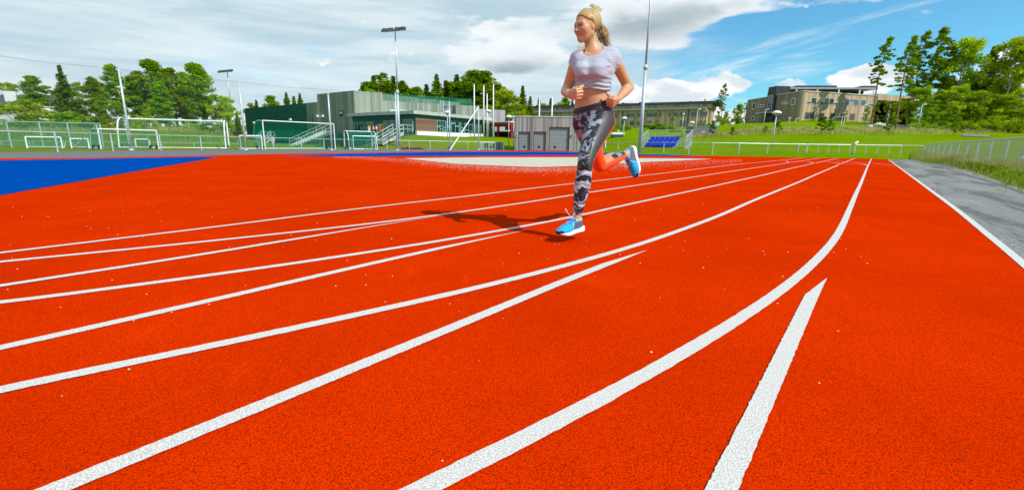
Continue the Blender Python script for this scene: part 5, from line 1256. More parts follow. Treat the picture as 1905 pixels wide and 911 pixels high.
m = MB(); m.slab(KG, KF, -8.9, .1, zat(1432, 181, 113)+.003, zat(1432, 181, 113)+.2, 0, float(np.linalg.norm(KF-KG))); part(m, 'wing_roof', M_CONC, sch)
window(sch, KF, KE, (1433,178,1437.5,209), M_GLASSD, M_STEEL, out=.42, bars=[('h', .35), ('h', .6)], fw=.10)
m = MB(); s0, z0 = hit(KF, KE, 1424, 211); m.slab(KF, KE, .36, 2.2, z0-.15, z0+.12, -1.2, float(np.linalg.norm(KE-KF))+.4); part(m, 'porch_roof', M_CONC, sch)
window(sch, KF, KE, (1434,213,1441,222.5), M_GLASSB, M_DARK, out=.4, bars=[('v', .5)], fw=.1, name='door')
for r in ((1455,189.5,1461,194), (1461.5,190,1466,194), (1473,183,1479,195.5)): window(sch, KE, KC, r, M_GLASSD, fw=.10)
for r in ((1401,192,1405,203.5), (1411,194.5,1415.5,199.5), (1416.5,194.5,1421,199.5), (1399,216,1403.5,224)): window(sch, KG, KF, r, M_GLASSD, fw=.10)
for r in ((1501,189,1508,193.5), (1510,182,1518,194), (1525,190,1532,195), (1534,183,1541.5,195), (1542.5,183,1550,195), (1550.5,191,1557.5,195.5), (1564,191,1570,195.5), (1572,184,1579,196.5), (1581,184.5,1588,189.5), (1588.5,185,1596,197), (1602.5,185.5,1609,197), (1609.5,193,1616,197.5), (1617,193,1624,198), (1626.5,186,1631,191),
          (1498,209,1505.5,222), (1506.5,209,1514,222), (1525,210,1532,222), (1545,210,1551.5,222), (1564,210.5,1571,223), (1582,211.5,1589,224)):
    window(sch, KC, KH, r, M_GLASSD, M_SCHOOLD if r[1] > 205 else M_STEEL, out=.03, fw=.09)
# set-back roof canopy
m = MB(); zc_ = zat(1550, 160.5, 108); Y1, Y2 = xy(1452, 114, 160), xy(1634, 112, 162); LY = float(np.linalg.norm(Y2-Y1))
m.slab(Y1, Y2, -6, 0, zc_, zc_+.35, 0, LY); part(m, 'roof_canopy', varied('pale_canopy', (.30,.33,.34), (.38,.41,.42), 1, .6), sch)
m = MB(); s0, _ = hit(Y1, Y2, 1484, 160); s1, _ = hit(Y1, Y2, 1559, 160); m.slab(Y1, Y2, -6, -.3, zc_+.353, zc_+.8, s0, s1); s0, _ = hit(Y1, Y2, 1606, 160); m.slab(Y1, Y2, -6, -.3, zc_+.353, zc_+.75, s0, LY); part(m, 'roof_canopy', M_ROOF, sch)
m = MB(); m.slab(Y1, Y2, -6.5, -4.5, zt-.3, zc_-.003, 0, LY*.985); part(m, 'penthouse_wall', M_DARK, sch)
for px_ in (1457, 1483, 1522, 1562, 1601, 1628):
    s_, _ = hit(Y1, Y2, px_, 165); m = MB(); m.slab(Y1, Y2, -.35, -.1, zt-.3, zc_-.003, s_-.12, s_+.12); part(m, 'canopy_post', M_WHITE, sch)
# carport right of the school
m = MB(); zp = zat(1660, 177.5, 111); m.slab(KH, KI, -10, .2, zp-1.3, zp, .003, float(np.linalg.norm(KI-KH))); part(m, 'carport_roof', M_SCHOOL, sch)
m = MB(); m.slab(KH, KI, -10, -9.6, 5, zp-1.303, .003, float(np.linalg.norm(KI-KH))); m.slab(KH, KI, -9.6, -.5, 5, zp-1.303, float(np.linalg.norm(KI-KH))-.4, float(np.linalg.norm(KI-KH))); part(m, 'carport_wall', M_DARK, sch)
for px_ in (1657, 1699): s_, _ = hit(KH, KI, px_, 200); m = MB(); m.slab(KH, KI, -.6, -.1, 5, zp-1.303, s_-.25, s_+.25); part(m, 'carport_post', M_CONC, sch)
# --- brown building at the far right
A, B = xy(1765, 112, 165), xy(1990, 104, 165); L_ = float(np.linalg.norm(B-A)); far = empty('brown_building', 'low brown boarded building behind the thicket at the right edge', 'building', (A[0], A[1], 5))
zt = zat(1850, 167, 108.5); m = MB(); m.slab(A, B, -10, 0, 3, zt, 0, L_); part(m, 'wall', M_SCHOOLD, far)
m = MB(); s1, _ = hit(A, B, 1862, 150); m.slab(A, B, -9, -2, zt+.003, zat(1780, 149, 112), 1, s1); part(m, 'roof_block', M_DARK, far)
window(far, A, B, (1892,177,1912,191.5), M_GLASSD, M_DARK, fw=.15)
# --- white house on the left
A, B = xy(-60, 96, 200), xy(80, 90, 198); L_ = float(np.linalg.norm(B-A)); hs_ = empty('white_house', 'white wooden house with dark gable roof half hidden by trees at the left', 'house', (B[0], B[1], 2))
ze = zat(80, 198, 90); m = MB(); m.slab(A, B, -8, 0, 1, ze, 0, L_); part(m, 'wall', varied('white_boards', (.70,.67,.62), (.78,.75,.70), 2, .7, (1,1,8)), hs_)
e_ = (B-A)/L_; n_ = np.array([e_[1], -e_[0]]); zr_ = zat(20, 176, 96)
f3 = lambda s_, o_, z: (*(A+e_*s_+n_*o_), z)
m = MB(); m.add([f3(-.5,.6,ze-.15), f3(L_+.1,.6,ze-.15), f3(L_-5,-4,zr_), f3(2,-4,zr_), f3(-.5,-8.6,ze-.15), f3(L_+.1,-8.6,ze-.15)], [(0,1,2,3), (1,5,2), (5,4,3,2), (4,0,3), (0,4,5,1)]); rf = part(m, 'roof', varied('slate_roof', (.04,.055,.065), (.07,.09,.10), 3, .6), hs_)
Pc = at(18, 175, 95); m = MB(); m.box(Pc[0]-.8, Pc[0]+.8, Pc[1]-.4, Pc[1]+.4, zr_-1.5, zat(18, 170, 95)); ch_ = m.build('chimney', M_WHITE); ch_.parent = rf; ch_.matrix_parent_inverse = Matrix.Identity(4)
for r in ((53,201,57,208), (59,201,63,208), (22,202,28,210)): window(hs_, A, B, r, M_DARK, fw=.1)
# --- small shed on the grass
a_, b_ = xy(1286, 74), xy(1331, 74); z0 = base_at(1306, 74)[2]; L_ = float(np.linalg.norm(b_-a_)); zt = zat(1308, 235.5, 74)
r = empty('small_shed', 'small flat grey wooden shed on the grass below the long school', 'shed', (a_[0], a_[1], z0)); m = MB(); m.slab(a_, b_, -3, 0, z0-.3, zt, 0, L_); part(m, 'wall', varied('dark_grey_boards', (.13,.125,.14), (.19,.185,.20), 2, .8, (6,6,1)), r)
m = MB(); m.slab(a_, b_, -3.05, .08, zt+.003, zt+.08, -.05, L_+.05); part(m, 'roof', M_CONC, r)
s0, z1 = hit(a_, b_, 1304.5, 243.5); s1, _ = hit(a_, b_, 1312, 250); m = MB(); m.slab(a_, b_, 0, .05, z0-.05, z1, s0, s1); part(m, 'door', varied('light_grey_door', (.28,.28,.27), (.33,.33,.32), 1, .6), r)
# white low tent roof left of the mast
a_, b_ = xy(1137, 78), xy(1161, 78); z0 = base_at(1149, 78)[2]; r = empty('equipment_box', 'low white-roofed equipment box on the grass right of the runner', 'box', (a_[0], a_[1], z0)); L_ = float(np.linalg.norm(b_-a_))
m = MB(); m.slab(a_, b_, -1.2, 0, z0-.2, zat(1149, 250.3, 78), .1, L_-.1); part(m, 'body', M_ROOF, r)
zt = zat(1149, 250.3, 78); m = MB(); f3 = lambda s_, o_, z: (a_[0]+(b_[0]-a_[0])*s_-(0)*o_, a_[1]+o_, z); m.add([f3(0,-.1,zt), f3(1,-.1,zt), f3(.93,-.1,zt+.35), f3(.07,-.1,zt+.35), f3(0,1.4,zt), f3(1,1.4,zt), f3(.93,1.4,zt+.35), f3(.07,1.4,zt+.35)], [(0,1,2,3), (7,6,5,4), (3,2,6,7), (0,3,7,4), (1,5,6,2), (0,4,5,1)]); part(m, 'roof', M_WHITE, r)
# ================================================================ sports gear, poles, fences
M_NETB = M_NETGD
def pl(px, Yw): return np.array([*xy(px, Yw), 0.0])
def goal(name, label, L, R, depth, away, frame=M_WHITE, net=M_NETB, wheels=False, group='football goals on the grass', tr=.042, toprun=.6, side=None):
    """L, R = (picture x, picture row of the crossbar, world Y) of the two uprights; depth towards (away=-1) or from the viewer (+1)"""
    a = pl(L[0], L[2]); b = pl(R[0], R[2]); za = zat(L[0], L[1], L[2]); zb = zat(R[0], R[1], R[2]); h = (za+zb)/2
    e = (b-a)/np.linalg.norm(b-a); n = np.array([-e[1], e[0], 0])*away
    g0 = tz(*a[:2])
    r = empty(name, label, 'goal', a, group); U = np.array([0,0,1.])
    m = MB(); m.tube([a+U*h, b+U*h], tr, 8); part(m, 'crossbar', frame, r)
    for q_ in (a, b): m = MB(); m.tube([q_-U*.02, q_+U*(h-.02)], tr, 8); part(m, 'post', frame, r)
    dn = side if side is not None else frame
    for q_ in (a, b):
        m = MB(); m.tube(ss([q_+U*(h-.01), q_+n*depth*toprun*.9+U*(h-.02), q_+n*depth*(toprun*.35+.65)+U*h*.72, q_+n*depth+U*.04], 4), tr*.8, 6); part(m, 'stanchion', dn, r)
        m = MB(); m.tube([q_+U*.05, q_+n*depth+U*.05], tr, 6); part(m, 'ground_bar', frame, r)
    m = MB(); m.tube([a+n*depth+U*.05, b+n*depth+U*.05], tr, 6); part(m, 'ground_bar', frame, r)
    m = MB(); prof = [(0, h), (depth*toprun, h-.03), (depth*(toprun*.35+.62), h*.72), (depth*.98, .08)]
    for i in range(3):
        (d0, z0), (d1, z1) = prof[i], prof[i+1]; m.add([a+n*d0+U*z0, b+n*d0+U*z0, b+n*d1+U*z1, a+n*d1+U*z1], [(0,1,2,3)])
    for q_ in (a, b): m.add([q_+n*d_+U*z_ for d_, z_ in prof]+[q_+U*.08], [(0,1,2,3,4)])
    part(m, 'net', net, r)
    if wheels:
        for q_ in (a, b):
            for d_ in (.15, .75):
                m = MB(); c_ = q_+n*depth*d_+U*.13; m.tube([c_-e*.06, c_+e*.06], .13, 12); part(m, 'wheel', M_DARK, r)
    return r
M_ALU = varied('pale_aluminium', (.30,.56,.50), (.42,.66,.60), 3, .4, metal=.2)
goal('football_goal', 'full-size white goal with its net sloping towards the track, right of tall pole', (239,220.8,37), (425,226.2,40), 2.6, -1, M_WHITE, M_NETT, True, tr=.06)
goal('football_goal', 'full-size white goal in front of the netted green wall and white staircase', (492,223.5,38.5), (623,231.3,43.5), 2.0, 1, M_WHITE, M_NETG, True, side=M_ALU)
goal('football_goal', 'medium goal with curved green-blue frame left of the tall net pole', (185,240.8,31), (293,242.2,34), 1.4, 1, M_WHITE, M_NETG, True, side=M_ALU)
goal('football_goal', 'small wide goal at the far left in front of the hedge fence', (47,254.6,31), (113,255.6,32), .8, 1, M_WHITE, M_NETG, side=M_ALU)
goal('football_goal', 'smallest goal between the wide small goal and the braced post', (130,258,32.5), (163,258.6,33), .7, 1, M_WHITE, M_NETG, side=M_ALU)
goal('football_goal', 'mini goal standing inside the left end of the full-size left goal', (251,259,35), (277,259.4,35.5), .7, 1, M_WHITE, M_NETB, side=M_ALU)
goal('football_goal', 'low white goal between the left full-size goal and the green wall goal', (447,252,37), (487,253.2,38), 1.0, 1, M_WHITE, M_NETG, side=M_ALU)
goal('football_goal', 'medium white goal with dense green net parked before the terrace', (641,243.8,45), (692,245.2,46.5), 1.6, -1, M_WHITE, M_NETB, True)
goal('football_goal', 'small goal nested in front of the medium goal by the terrace', (657,253.5,43), (698,253.6,44), 1.0, 1, M_ALU, M_NETB)

def pole(name, label, cat, px, Yw, top, r0=.06, r1=.045, mat=M_STEEL, group=None, z=None):
    b = base_at(px, Yw) if z is None else np.array([*xy(px, Yw), z]); zt = zat(px, top, Yw); r = empty(name, label, cat, b, group)
    m = MB(); m.tube([b-[0,0,.1], (b[0], b[1], (b[2]+zt)/2), (b[0], b[1], zt)], [r0, (r0+r1)/2, r1], 10); part(m, 'pole', mat, r, True)
    m = MB(); m.tube([(b[0], b[1], b[2]-.05), (b[0], b[1], b[2]+.08)], r0*1.9, 10); part(m, 'foot', mat, r, True)
    return r, b, zt
NP = [(241.5,28.6,127,'leftmost'), (456,34.3,150,'second'), (616.5,39,165,'third'), (739,41.5,172,None), (837,48.5,188,'fifth'), (890.5,54,197,'last')]
for px, Yw, top, _o in NP:
    lb = {241.5:'tall grey net pole at the left, thickest of the row', 456:'grey net pole in front of the left end of the green wall', 616.5:'grey net pole right of the white staircase', 739:'thin net pole just left of the large light mast', 837:'grey net pole before the glazed hall front', 890.5:'grey net pole with a diagonal white stay right of the hall'}[px]
    pole('net_pole', lb, 'pole', px, Yw, top, .075, .05, M_STEEL, 'poles of the ball stop net', 0)
a, b = pl(890.5, 54), pl(838, 50); r = empty('stay', 'white diagonal stay leaning on the last grey net pole', 'stay', b); m = MB(); m.tube([a+[0,0,zat(890.5,199,54)], b+[0,0,.1]], .055, 6); part(m, 'bar', M_WHITE, r)
# ball stop net and its cable
pts = [pl(-330, 23), pl(-60, 25.3)]+[pl(p[0], p[1]) for p in NP]
r = empty('ball_stop_net', 'tall fine net hung between grey poles above the goals', 'net', pts[2])
zt_ = [5.15, 5.15]+[zat(p[0], p[2]+2, p[1]) for p in NP]
m = MB()
for i in range(3): m.add([pts[i]+[0,0,.3], pts[i+1]+[0,0,.3], pts[i+1]+[0,0,zt_[i+1]], pts[i]+[0,0,zt_[i]]], [(0,1,2,3)])
part(m, 'net', M_NETF, r)
m = MB()
for i in range(6): m.tube([pts[i]+[0,0,zt_[i]], (pts[i]+pts[i+1])/2+[0,0,(zt_[i]+zt_[i+1])/2-.12], pts[i+1]+[0,0,zt_[i+1]]], .006, 4)
part(m, 'cable', M_NETF if False else M_ROOF, r)
# braced post between small goals
a = pl(184, 31.5); za = zat(177, 232, 31.5); b = pl(136, 31.5); r = empty('braced_post', 'pale green post with a long diagonal brace left of the medium goal', 'post', a)
m = MB(); m.tube([a, a+[0,0,za]], .045, 6); part(m, 'post', M_POSTG, r); m = MB(); m.tube([a+[0,0,za-.02], b+[0,0,.1]], .035, 6); part(m, 'brace', M_POSTG, r)

def railing(label, pts, h, posts, mat, pr=.035, net=None, group=None, low=None, name='railing', ph=None):
    r = empty(name, label, 'fence' if net else 'railing', pts[0], group); m = MB(); m.tube([p+[0,0,h] for p in pts], pr, 6); part(m, 'rail', mat, r)
    if low: m = MB(); m.tube([p+[0,0,low] for p in pts], pr*.8, 6); part(m, 'rail', mat, r)
    for q_ in posts: m = MB(); m.tube([q_-[0,0,.1], q_+[0,0,(ph or h)-.005]], pr*1.25, 6); part(m, 'post', mat, r)
    if net:
        m = MB()
        for i in range(len(pts)-1): m.add([pts[i]+[0,0,.03], pts[i+1]+[0,0,.03], pts[i+1]+[0,0,h], pts[i]+[0,0,h]], [(0,1,2,3)])
        part(m, 'mesh', net, r)
    return r
LP_ = [pl(*q_) for q_ in ((-160,18), (-60,19.3),(103,22.2),(207,25.6),(297,28.5),(373,31.3),(447,34.6),(560,40),(640,45),(720,49),(800,52),(870,54.5),(921,55.8))]
railing('grey pipe railing along the track in front of the goals on the left', LP_, .93, LP_+[(LP_[i]+LP_[i+1])/2 for i in (6,7,8,9,10,11)], M_STEEL, .028, M_NETF)
GP = [pl(-90,33), pl(18,33.2), pl(48,33.3), pl(78,33.4), pl(130,33.8), pl(190,34.2)]
railing('green-grey mesh fence in front of the hedge at the left', GP, 1.75, [GP[1],GP[3],GP[4],GP[5],GP[0]], M_POSTG, .04, M_CHAING)
railing('low white rail on the grass behind the small goals at the left', [pl(-90,35.5), pl(200,36.5), pl(450,42)], .42, [pl(x, 35.5+x*.006) for x in (0,60,120,180,240,300,360)], M_POSTG, .03)
pr_ = [pl(893,55.5), pl(921,55.9)]
railing('short dense grey railing beside the dark bin left of the shed', pr_, .86, [pr_[0]+(pr_[1]-pr_[0])*t for t in (0,.2,.4,.6,.8,1)], M_STEEL, .035, low=.1)
RP = [pl(*q_) for q_ in ((1100,52),(1150,48),(1190,44.5),(1235,41),(1282,39),(1326,38.3),(1375,38.2),(1428,38.4),(1485,39),(1500,39))]
railing('grey pipe railing behind the far curve in front of the grass field', RP, 1.02, RP[1:], M_STEEL, .03, M_NETF)
def gate(label, x0, x1, Yw, wheel_px):
    a, b = pl(x0, Yw), pl(x1, Yw-.4); r = empty('rolling_gate', label, 'gate', a, 'rolling gates at the end of the straight'); U = np.array([0,0,1.]); m = MB()
    for z in (.16, 1.02): m.tube([a+U*z, b+U*z], .04, 6)
    part(m, 'frame', M_WHITE if x0 > 1585 else M_STEEL, r)
    for t in (0, .25, .5, .75, 1): m = MB(); m.tube([a+(b-a)*t+U*.16, a+(b-a)*t+U*1.02], .035 if t in (0,1) else .028, 6); part(m, 'bar', M_STEEL, r)
    m = MB(); c_ = pl(wheel_px, Yw-.15); e_ = (b-a)/np.linalg.norm(b-a); m.tube([c_+U*.17-np.array([0,.07,0]), c_+U*.17+np.array([0,.07,0])], .17, 12); w = part(m, 'wheel', M_DARK, r)
    m = MB(); m.tube([c_+U*.17-np.array([0,.09,0]), c_+U*.17+np.array([0,.09,0])], .06, 8); h = m.build('hub', M_WHITE); h.parent = w
gate('left rolling gate of grey bars with one black wheel', 1502, 1581, 39.2, 1557); gate('right rolling gate with white frame and one black wheel', 1589, 1676, 38.4, 1588.5)
a = pl(1590, 38.2); r = empty('gate_post', 'short post with a white tilted cap between the two rolling gates', 'post', a); m = MB(); m.tube([a, a+[0,0,1.15]], .045, 8); part(m, 'pole', M_STEEL, r); m = MB(); m.tube([a+[-.06,0,1.1], a+[.16,0,1.28]], .10, 8); part(m, 'cap', M_WHITE, r)
PE = [pl(1676,38), pl(1716,37.5)]; railing('last railing panel right of the rolling gates', PE, 1.02, PE, M_STEEL, .035)
# chain link fence on the right
A_, B_ = pl(1720, 37.8), pl(1905, 15.4); d_ = (B_-A_)/np.linalg.norm(B_-A_); Lf = np.linalg.norm(B_-A_)
FP_ = [A_+d_*t for t in np.arange(0, Lf+7, 2.55)]
railing('knee-high grey chain-link fence beside the asphalt path on the right', [FP_[0], FP_[-1]], 1.12, FP_, M_STEEL, .030, M_CHAIN)
r, b, zt = pole('fence_post', 'taller leaning steel post behind the chain-link fence at the right edge', 'post', 1900, 26, 245, .05, .05, M_STEEL)

# light masts
def mast(label, px, Yw, top, joint, spread=True):
    b = np.array([*xy(px, Yw), 0.]); zt = zat(px, top, Yw) if top is not None else 16.0; zj = joint
    r = empty('light_mast', label, 'light mast', b, 'floodlight masts around the field')
    m = MB(); m.tube([b, b+[0,0,zj]], [.17,.13], 14); part(m, 'lower_pole', M_STEEL, r, True)
    m = MB(); m.tube([b+[0,0,zj], b+[0,0,zt]], [.10,.065], 12); part(m, 'upper_pole', M_STEEL, r, True)
    m = MB(); m.tube([b+[0,0,zj-.16], b+[0,0,zj+.05], b+[0,0,zj+.22]], [.19,.20,.13], 14); part(m, 'collar', varied('pale_collar', (.50,.50,.38), (.60,.60,.46), 3, .6), r, True)
    if spread:
        m = MB(); m.tube([b+[-1.05,0,zt-.1], b+[1.05,-.1,zt+.1]], .055, 6); part(m, 'cross_arm', M_STEEL, r)
        for k, x in enumerate((-1.05, -.4, .4, 1.05)):
            c_ = b+np.array([x,-.1,zt+.02+x*.1]); m = MB()
            m.add([c_+[-.42,-.10,.02], c_+[.30,-.10,.02], c_+[.30,-.65,-.24], c_+[-.42,-.65,-.24], c_+[-.30,.0,.34], c_+[.22,.0,.34], c_+[.22,-.55,.12], c_+[-.30,-.55,.12]], [(0,1,2,3), (7,6,5,4), (0,4,5,1), (1,5,6,2), (2,6,7,3), (3,7,4,0)])
            part(m, 'floodlight', M_ROOF, r)
mast('large floodlight mast rising in front of the grey hall', 743, 57, 58, 6.6); mast('distant floodlight mast with dark lamps beside the green wall', 437, 92, 134, 6.4); mast('floodlight mast behind the running woman, cut by the top edge', 1190.5, 42, None, 7.35)
# white lamp posts
def lamp(label, px, Yw, head, kind='dome', group='lamp posts round the sports ground', col=M_STEEL):
    b = base_at(px, Yw); zt = zat(px, head, Yw); r = empty('street_lamp', label, 'street lamp', b, group)
    m = MB(); m.tube([b-[0,0,.1], (b[0], b[1], zt-.12)], [.055,.04], 8); part(m, 'pole', col, r, True)
    if kind == 'dome':
        m = MB(); m.ball((b[0], b[1], zt-.14), .42, 14, 5, .62, -.05); part(m, 'shade', M_WHITE, r, True)
        m = MB(); m.tube([(b[0],b[1],zt-.36), (b[0],b[1],zt-.15)], [.14,.30], 12); part(m, 'diffuser', M_CONC, r, True)
    elif kind == 'arm': m = MB(); m.tube([(b[0],b[1],zt-.1), (b[0]+.5,b[1]-.2,zt)], [.05,.09], 8); part(m, 'lamp_head', M_WHITE, r)
    else: m = MB(); m.tube([(b[0],b[1],zt-.12), (b[0],b[1],zt+.15)], [.16,.20], 10); part(m, 'lamp_head', M_WHITE, r)
lamp('white dome lamp post at the railing, nearest of the right-hand lamps', 1436.5, 45, 208); lamp('white dome lamp post just left of the grey garage shed', 946, 62, 216); lamp('small white lamp head peeking at the left corner of the garage shed', 955.2, 62, 217.5, 'cap')
lamp('white dome lamp post in front of the glazed hall windows', 833, 60, 208); lamp('dome lamp post on the grass between runner and tall mast', 1159, 68, 219); lamp('small dome lamp beside the small grey shed', 1285, 78, 227)
lamp('thin post with small lamp below the left end wing of the school', 1420, 80, 203, 'arm'); lamp('round-headed low lamp left on the school slope', 1467, 86, 220, 'cap'); lamp('round-headed low lamp right on the school slope', 1479, 86, 220, 'arm')
lamp('slim lamp post on the dry bank in front of the school corner', 1599, 74, 195, 'arm'); lamp('slim lamp post in front of the right thicket', 1706, 74, 194, 'arm'); lamp('slim post standing before the small grey shed', 1293, 73, 203, 'arm'); lamp('slim lamp post left of the small shed', 1268, 80, 212, 'cap')
lamp('pale lamp post between the school buildings', 1383, 100, 209, 'cap')
lamp('large white lantern post among the flagpoles', 909, 72, 206, 'dome')
for px, Yw, top, lb in ((882.5,76,158,'tallest white flagpole at the right end of the hall'), (900,76,160,'second white flagpole right of the hall'), (917.5,75,158,'white flagpole in front of the red shelter'), (906,78,176,'shorter white flagpole between two taller ones'), (1002,70,182,'left one of two white flagpoles behind the garage shed'), (1025,70,182,'right one of two white flagpoles behind the garage shed')):
    b = base_at(px, Yw); r = empty('flagpole', lb, 'flagpole', b, 'white flagpoles'); zt = zat(px, top, Yw); m = MB(); m.tube([b, (b[0], b[1], zt)], [.12,.08], 8); part(m, 'pole', M_WHITE, r, True)
    m = MB(); m.ball((b[0], b[1], zt+.05), .09, 8, 4, 1, -.9); part(m, 'knob', M_WHITE, r, True)
# bin, mats, bicycle-stand-like frame, boulders
b = pl(904.5, 56.5); r = empty('litter_bin', 'dark narrow litter bin left of the garage shed', 'bin', b); m = MB(); m.box(b[0]-.19, b[0]+.19, b[1]-.19, b[1]+.19, .04, .82); part(m, 'body', varied('dark_blue_plastic', (.02,.03,.05), (.03,.045,.07), 3, .5), r); m = MB(); m.tube([b+[0,0,.82], b+[0,0,.90]], [.26,.20], 10); part(m, 'lid', M_DARK, r)
b = pl(768, 52); r = empty('rolled_mat', 'flat reddish-brown rolled cover lying on the ground by the light mast', 'mat', b); mr = varied('reddish_cover', (.22,.05,.035), (.34,.11,.08), 3, .8)
m = MB(); m.tube(ss([b+[-1.35,0,.14], b+[-.7,.1,.20], b+[0,-.05,.12], b+[.7,0,.17], b+[1.15,.1,.10]], 5), [.13]*21, 8); part(m, 'roll', mr, r, True); m = MB(); m.box(b[0]-1.2, b[0]-.2, b[1]-.4, b[1]+.3, .0, .09); m.box(b[0]+.2, b[0]+1.25, b[1]-.3, b[1]+.3, 0, .07); part(m, 'base', M_DARK, r)
a, c_ = base_at(1548, 88), base_at(1569, 86); r = empty('swing_frame', 'white metal frame on the grass slope below the school', 'frame', c_)
m = MB(); zt = c_[2]+1.55; m.tube([(a[0],a[1],zt), (c_[0],c_[1],zt)], .05, 6); part(m, 'top_bar', M_WHITE, r)
for q_ in (a, c_, c_+np.array([-.45,0,0])): m = MB(); m.tube([(q_[0],q_[1],q_[2]-.2), (q_[0],q_[1],zt)], .045, 6); part(m, 'leg', M_WHITE, r)
mrk = varied('pale_rock', (.42,.41,.40), (.62,.60,.58), 2, .9, bmp=.3)
for i, (px, Yw, s_, lb) in enumerate(((1634,88,.8,'pale boulder at the left end of the row before the carport'), (1641,88,.7,'second pale boulder before the carport'), (1649,88,.85,'third pale boulder, largest of the row'), (1617,82,.5,'small flat pale stone on the slope below the school'), (1668,90,.7,'pale boulder under the dark carport'), (1678,90,.6,'pale boulder at the right end of the row'), (1150,98,.3,'tiny white stone on the grass left of the tall mast'))):
    b = base_at(px, Yw); rs = np.random.default_rng(i); m = MB(); m.ball((b[0], b[1], b[2]+s_*.3), s_, 9, 6, .65, -.9); m.v = [tuple(np.array(v)+rs.normal(0, .09*s_, 3)) for v in m.v]
    o = m.build('boulder', mrk, None, False, b); tag(o, lb, 'boulder', 'pale boulders by the school')
# path patch and marker post
P_ = [base_at(1787,64), base_at(1843,60), base_at(1838,66), base_at(1795,70)]
m = MB(); m.add([p+[0,0,.05] for p in P_], [(0,1,2,3)]); tag(m.build('path', M_ASPH), kind='structure')
b = base_at(1872, 76); r = empty('marker_post', 'short white marker post before the right thicket', 'post', b); m = MB(); m.tube([b, b+[0,0,.75]], .07, 8); part(m, 'post', M_WHITE, r); m = MB(); m.tube([b+[0,0,.75], b+[0,0,.98]], [.13,.12], 8); part(m, 'cap', varied('brown_cap', (.35,.16,.10), (.4,.2,.12), 2, .7), r)
# dry bank strip, weeds, rough grass
def blades(name, pts, hgt, mat, n, w=.012, lean=.35, label=None, flat=False, cat='grass'):
    rng = np.random.default_rng(len(pts)+n); P = np.array(pts); L = np.concatenate([[0], np.cumsum(np.linalg.norm(np.diff(P[:, :2], axis=0), axis=1))])
    u = rng.random(n)*L[-1]; x = np.interp(u, L, P[:,0]); y = np.interp(u, L, P[:,1]); wd = np.interp(u, L, P[:,3]); k = rng.normal(0, .5, n)*wd
    d = np.gradient(P[:, :2], axis=0); nx_ = np.interp(u, L, -d[:,1]); ny_ = np.interp(u, L, d[:,0]); q_ = np.hypot(nx_, ny_); x = x+nx_/q_*k; y = y+ny_/q_*k
    z = terrain(x, y); cl = .55+.45*np.sin(u*2.1+np.sin(u*.7)*3); h_ = hgt*rng.uniform(.35, 1.1, n)*(.5+.5*cl)*np.interp(u, L, P[:,4] if P.shape[1] > 4 else np.ones(len(P)))
    a = rng.random(n)*6.28; dx = np.cos(a); dy = np.sin(a); ln = h_*lean*rng.uniform(.2, 1.6, n); la = rng.random(n)*6.28
    B0 = np.stack([x-dx*w, y-dy*w, z-.02], -1); B1 = np.stack([x+dx*w, y+dy*w, z-.02], -1); M0 = np.stack([x+np.cos(la)*ln*.35-dx*w*.8, y+np.sin(la)*ln*.35-dy*w*.8, z+h_*.62], -1); M1 = M0+np.stack([dx*w*1.6, dy*w*1.6, 0*x], -1)
    T0 = np.stack([x+np.cos(la)*ln-dx*w*.2, y+np.sin(la)*ln-dy*w*.2, z+h_], -1); T1 = T0+np.stack([dx*w*.4, dy*w*.4, 0*x], -1)
    V = np.stack([B0,B1,M1,M0,T1,T0], 1).reshape(-1, 3); i = np.arange(n)*6; Q = np.concatenate([np.stack([i,i+1,i+2,i+3], -1), np.stack([i+3,i+2,i+4,i+5], -1)])
    tag(mesh_np(name, V, Q, mat), label, cat, kind='stuff')
M_WEED = material('weeds', rough=.8, spec=.1, fn=f_leaf((.16,.25,.015), (.42,.44,.08))); M_DRY = material('dry_grass', rough=.9, spec=.05, fn=f_leaf((.26,.22,.06), (.50,.44,.16)))
M_TALL = material('tall_grass', rough=.9, spec=.05, fn=f_leaf((.14,.25,.01), (.30,.40,.03)))
wp = [(gr(x, y)[0]+.30, gr(x, y)[1]+.12, 0, w_, s_) for x, y, w_, s_ in ((1722,297.5,.5,1), (1745,301.5,.55,1), (1770,306,.55,.9), (1800,313,.5,.9), (1835,323,.5,.8), (1870,334,.5,.85), (1905,345,.5,.9), (1990,378,.5,1.0))]
blades('weeds', wp, .22, M_WEED, 4000, .007, .5, 'straw-coloured grass stalks along the foot of the chain-link fence', cat='weeds')
blades('weeds', [(*(A_+d_*t)[:2], 0, .9, 1) for t in np.linspace(-1, Lf+6, 12)], .50, M_DRY, 8000, .006, .5, 'pale seeding grass growing through the chain-link fence', cat='weeds')
rw = np.random.default_rng(8); Cw = []  # low leafy clumps
WP = np.array([w_[:2] for w_ in wp]); LW = np.concatenate([[0], np.cumsum(np.linalg.norm(np.diff(WP, axis=0), axis=1))])
for i in range(260):
    u = rw.random()*LW[-1]; x = np.interp(u, LW, WP[:,0])+rw.normal(0,.10); y = np.interp(u, LW, WP[:,1])+rw.normal(0,.10); r_ = rw.uniform(.08,.20); Cw.append((np.array([x, y, r_*.55]), np.array([r_, r_, r_*.8])))
V, Q = leaves(Cw, 11000, .035, 0, rng=rw); tag(mesh_np('weeds', V, Q, ML['bush']), 'leafy green and yellow weeds spilling over the edge of the asphalt path', 'weeds', kind='stuff')
bank = [(*base_at(x, Yw)[:2], 0, 3.2, 1) for x, Yw in ((1275,73),(1340,73),(1400,72.5),(1460,72.5),(1530,72.5),(1600,73),(1660,74),(1730,76),(1800,77),(1905,78),(2000,78))]
blades('dry_bank_grass', bank, .62, M_DRY, 22000, .03, .5, 'brown dry tall grass along the bank below the right-hand school', cat='tall grass')
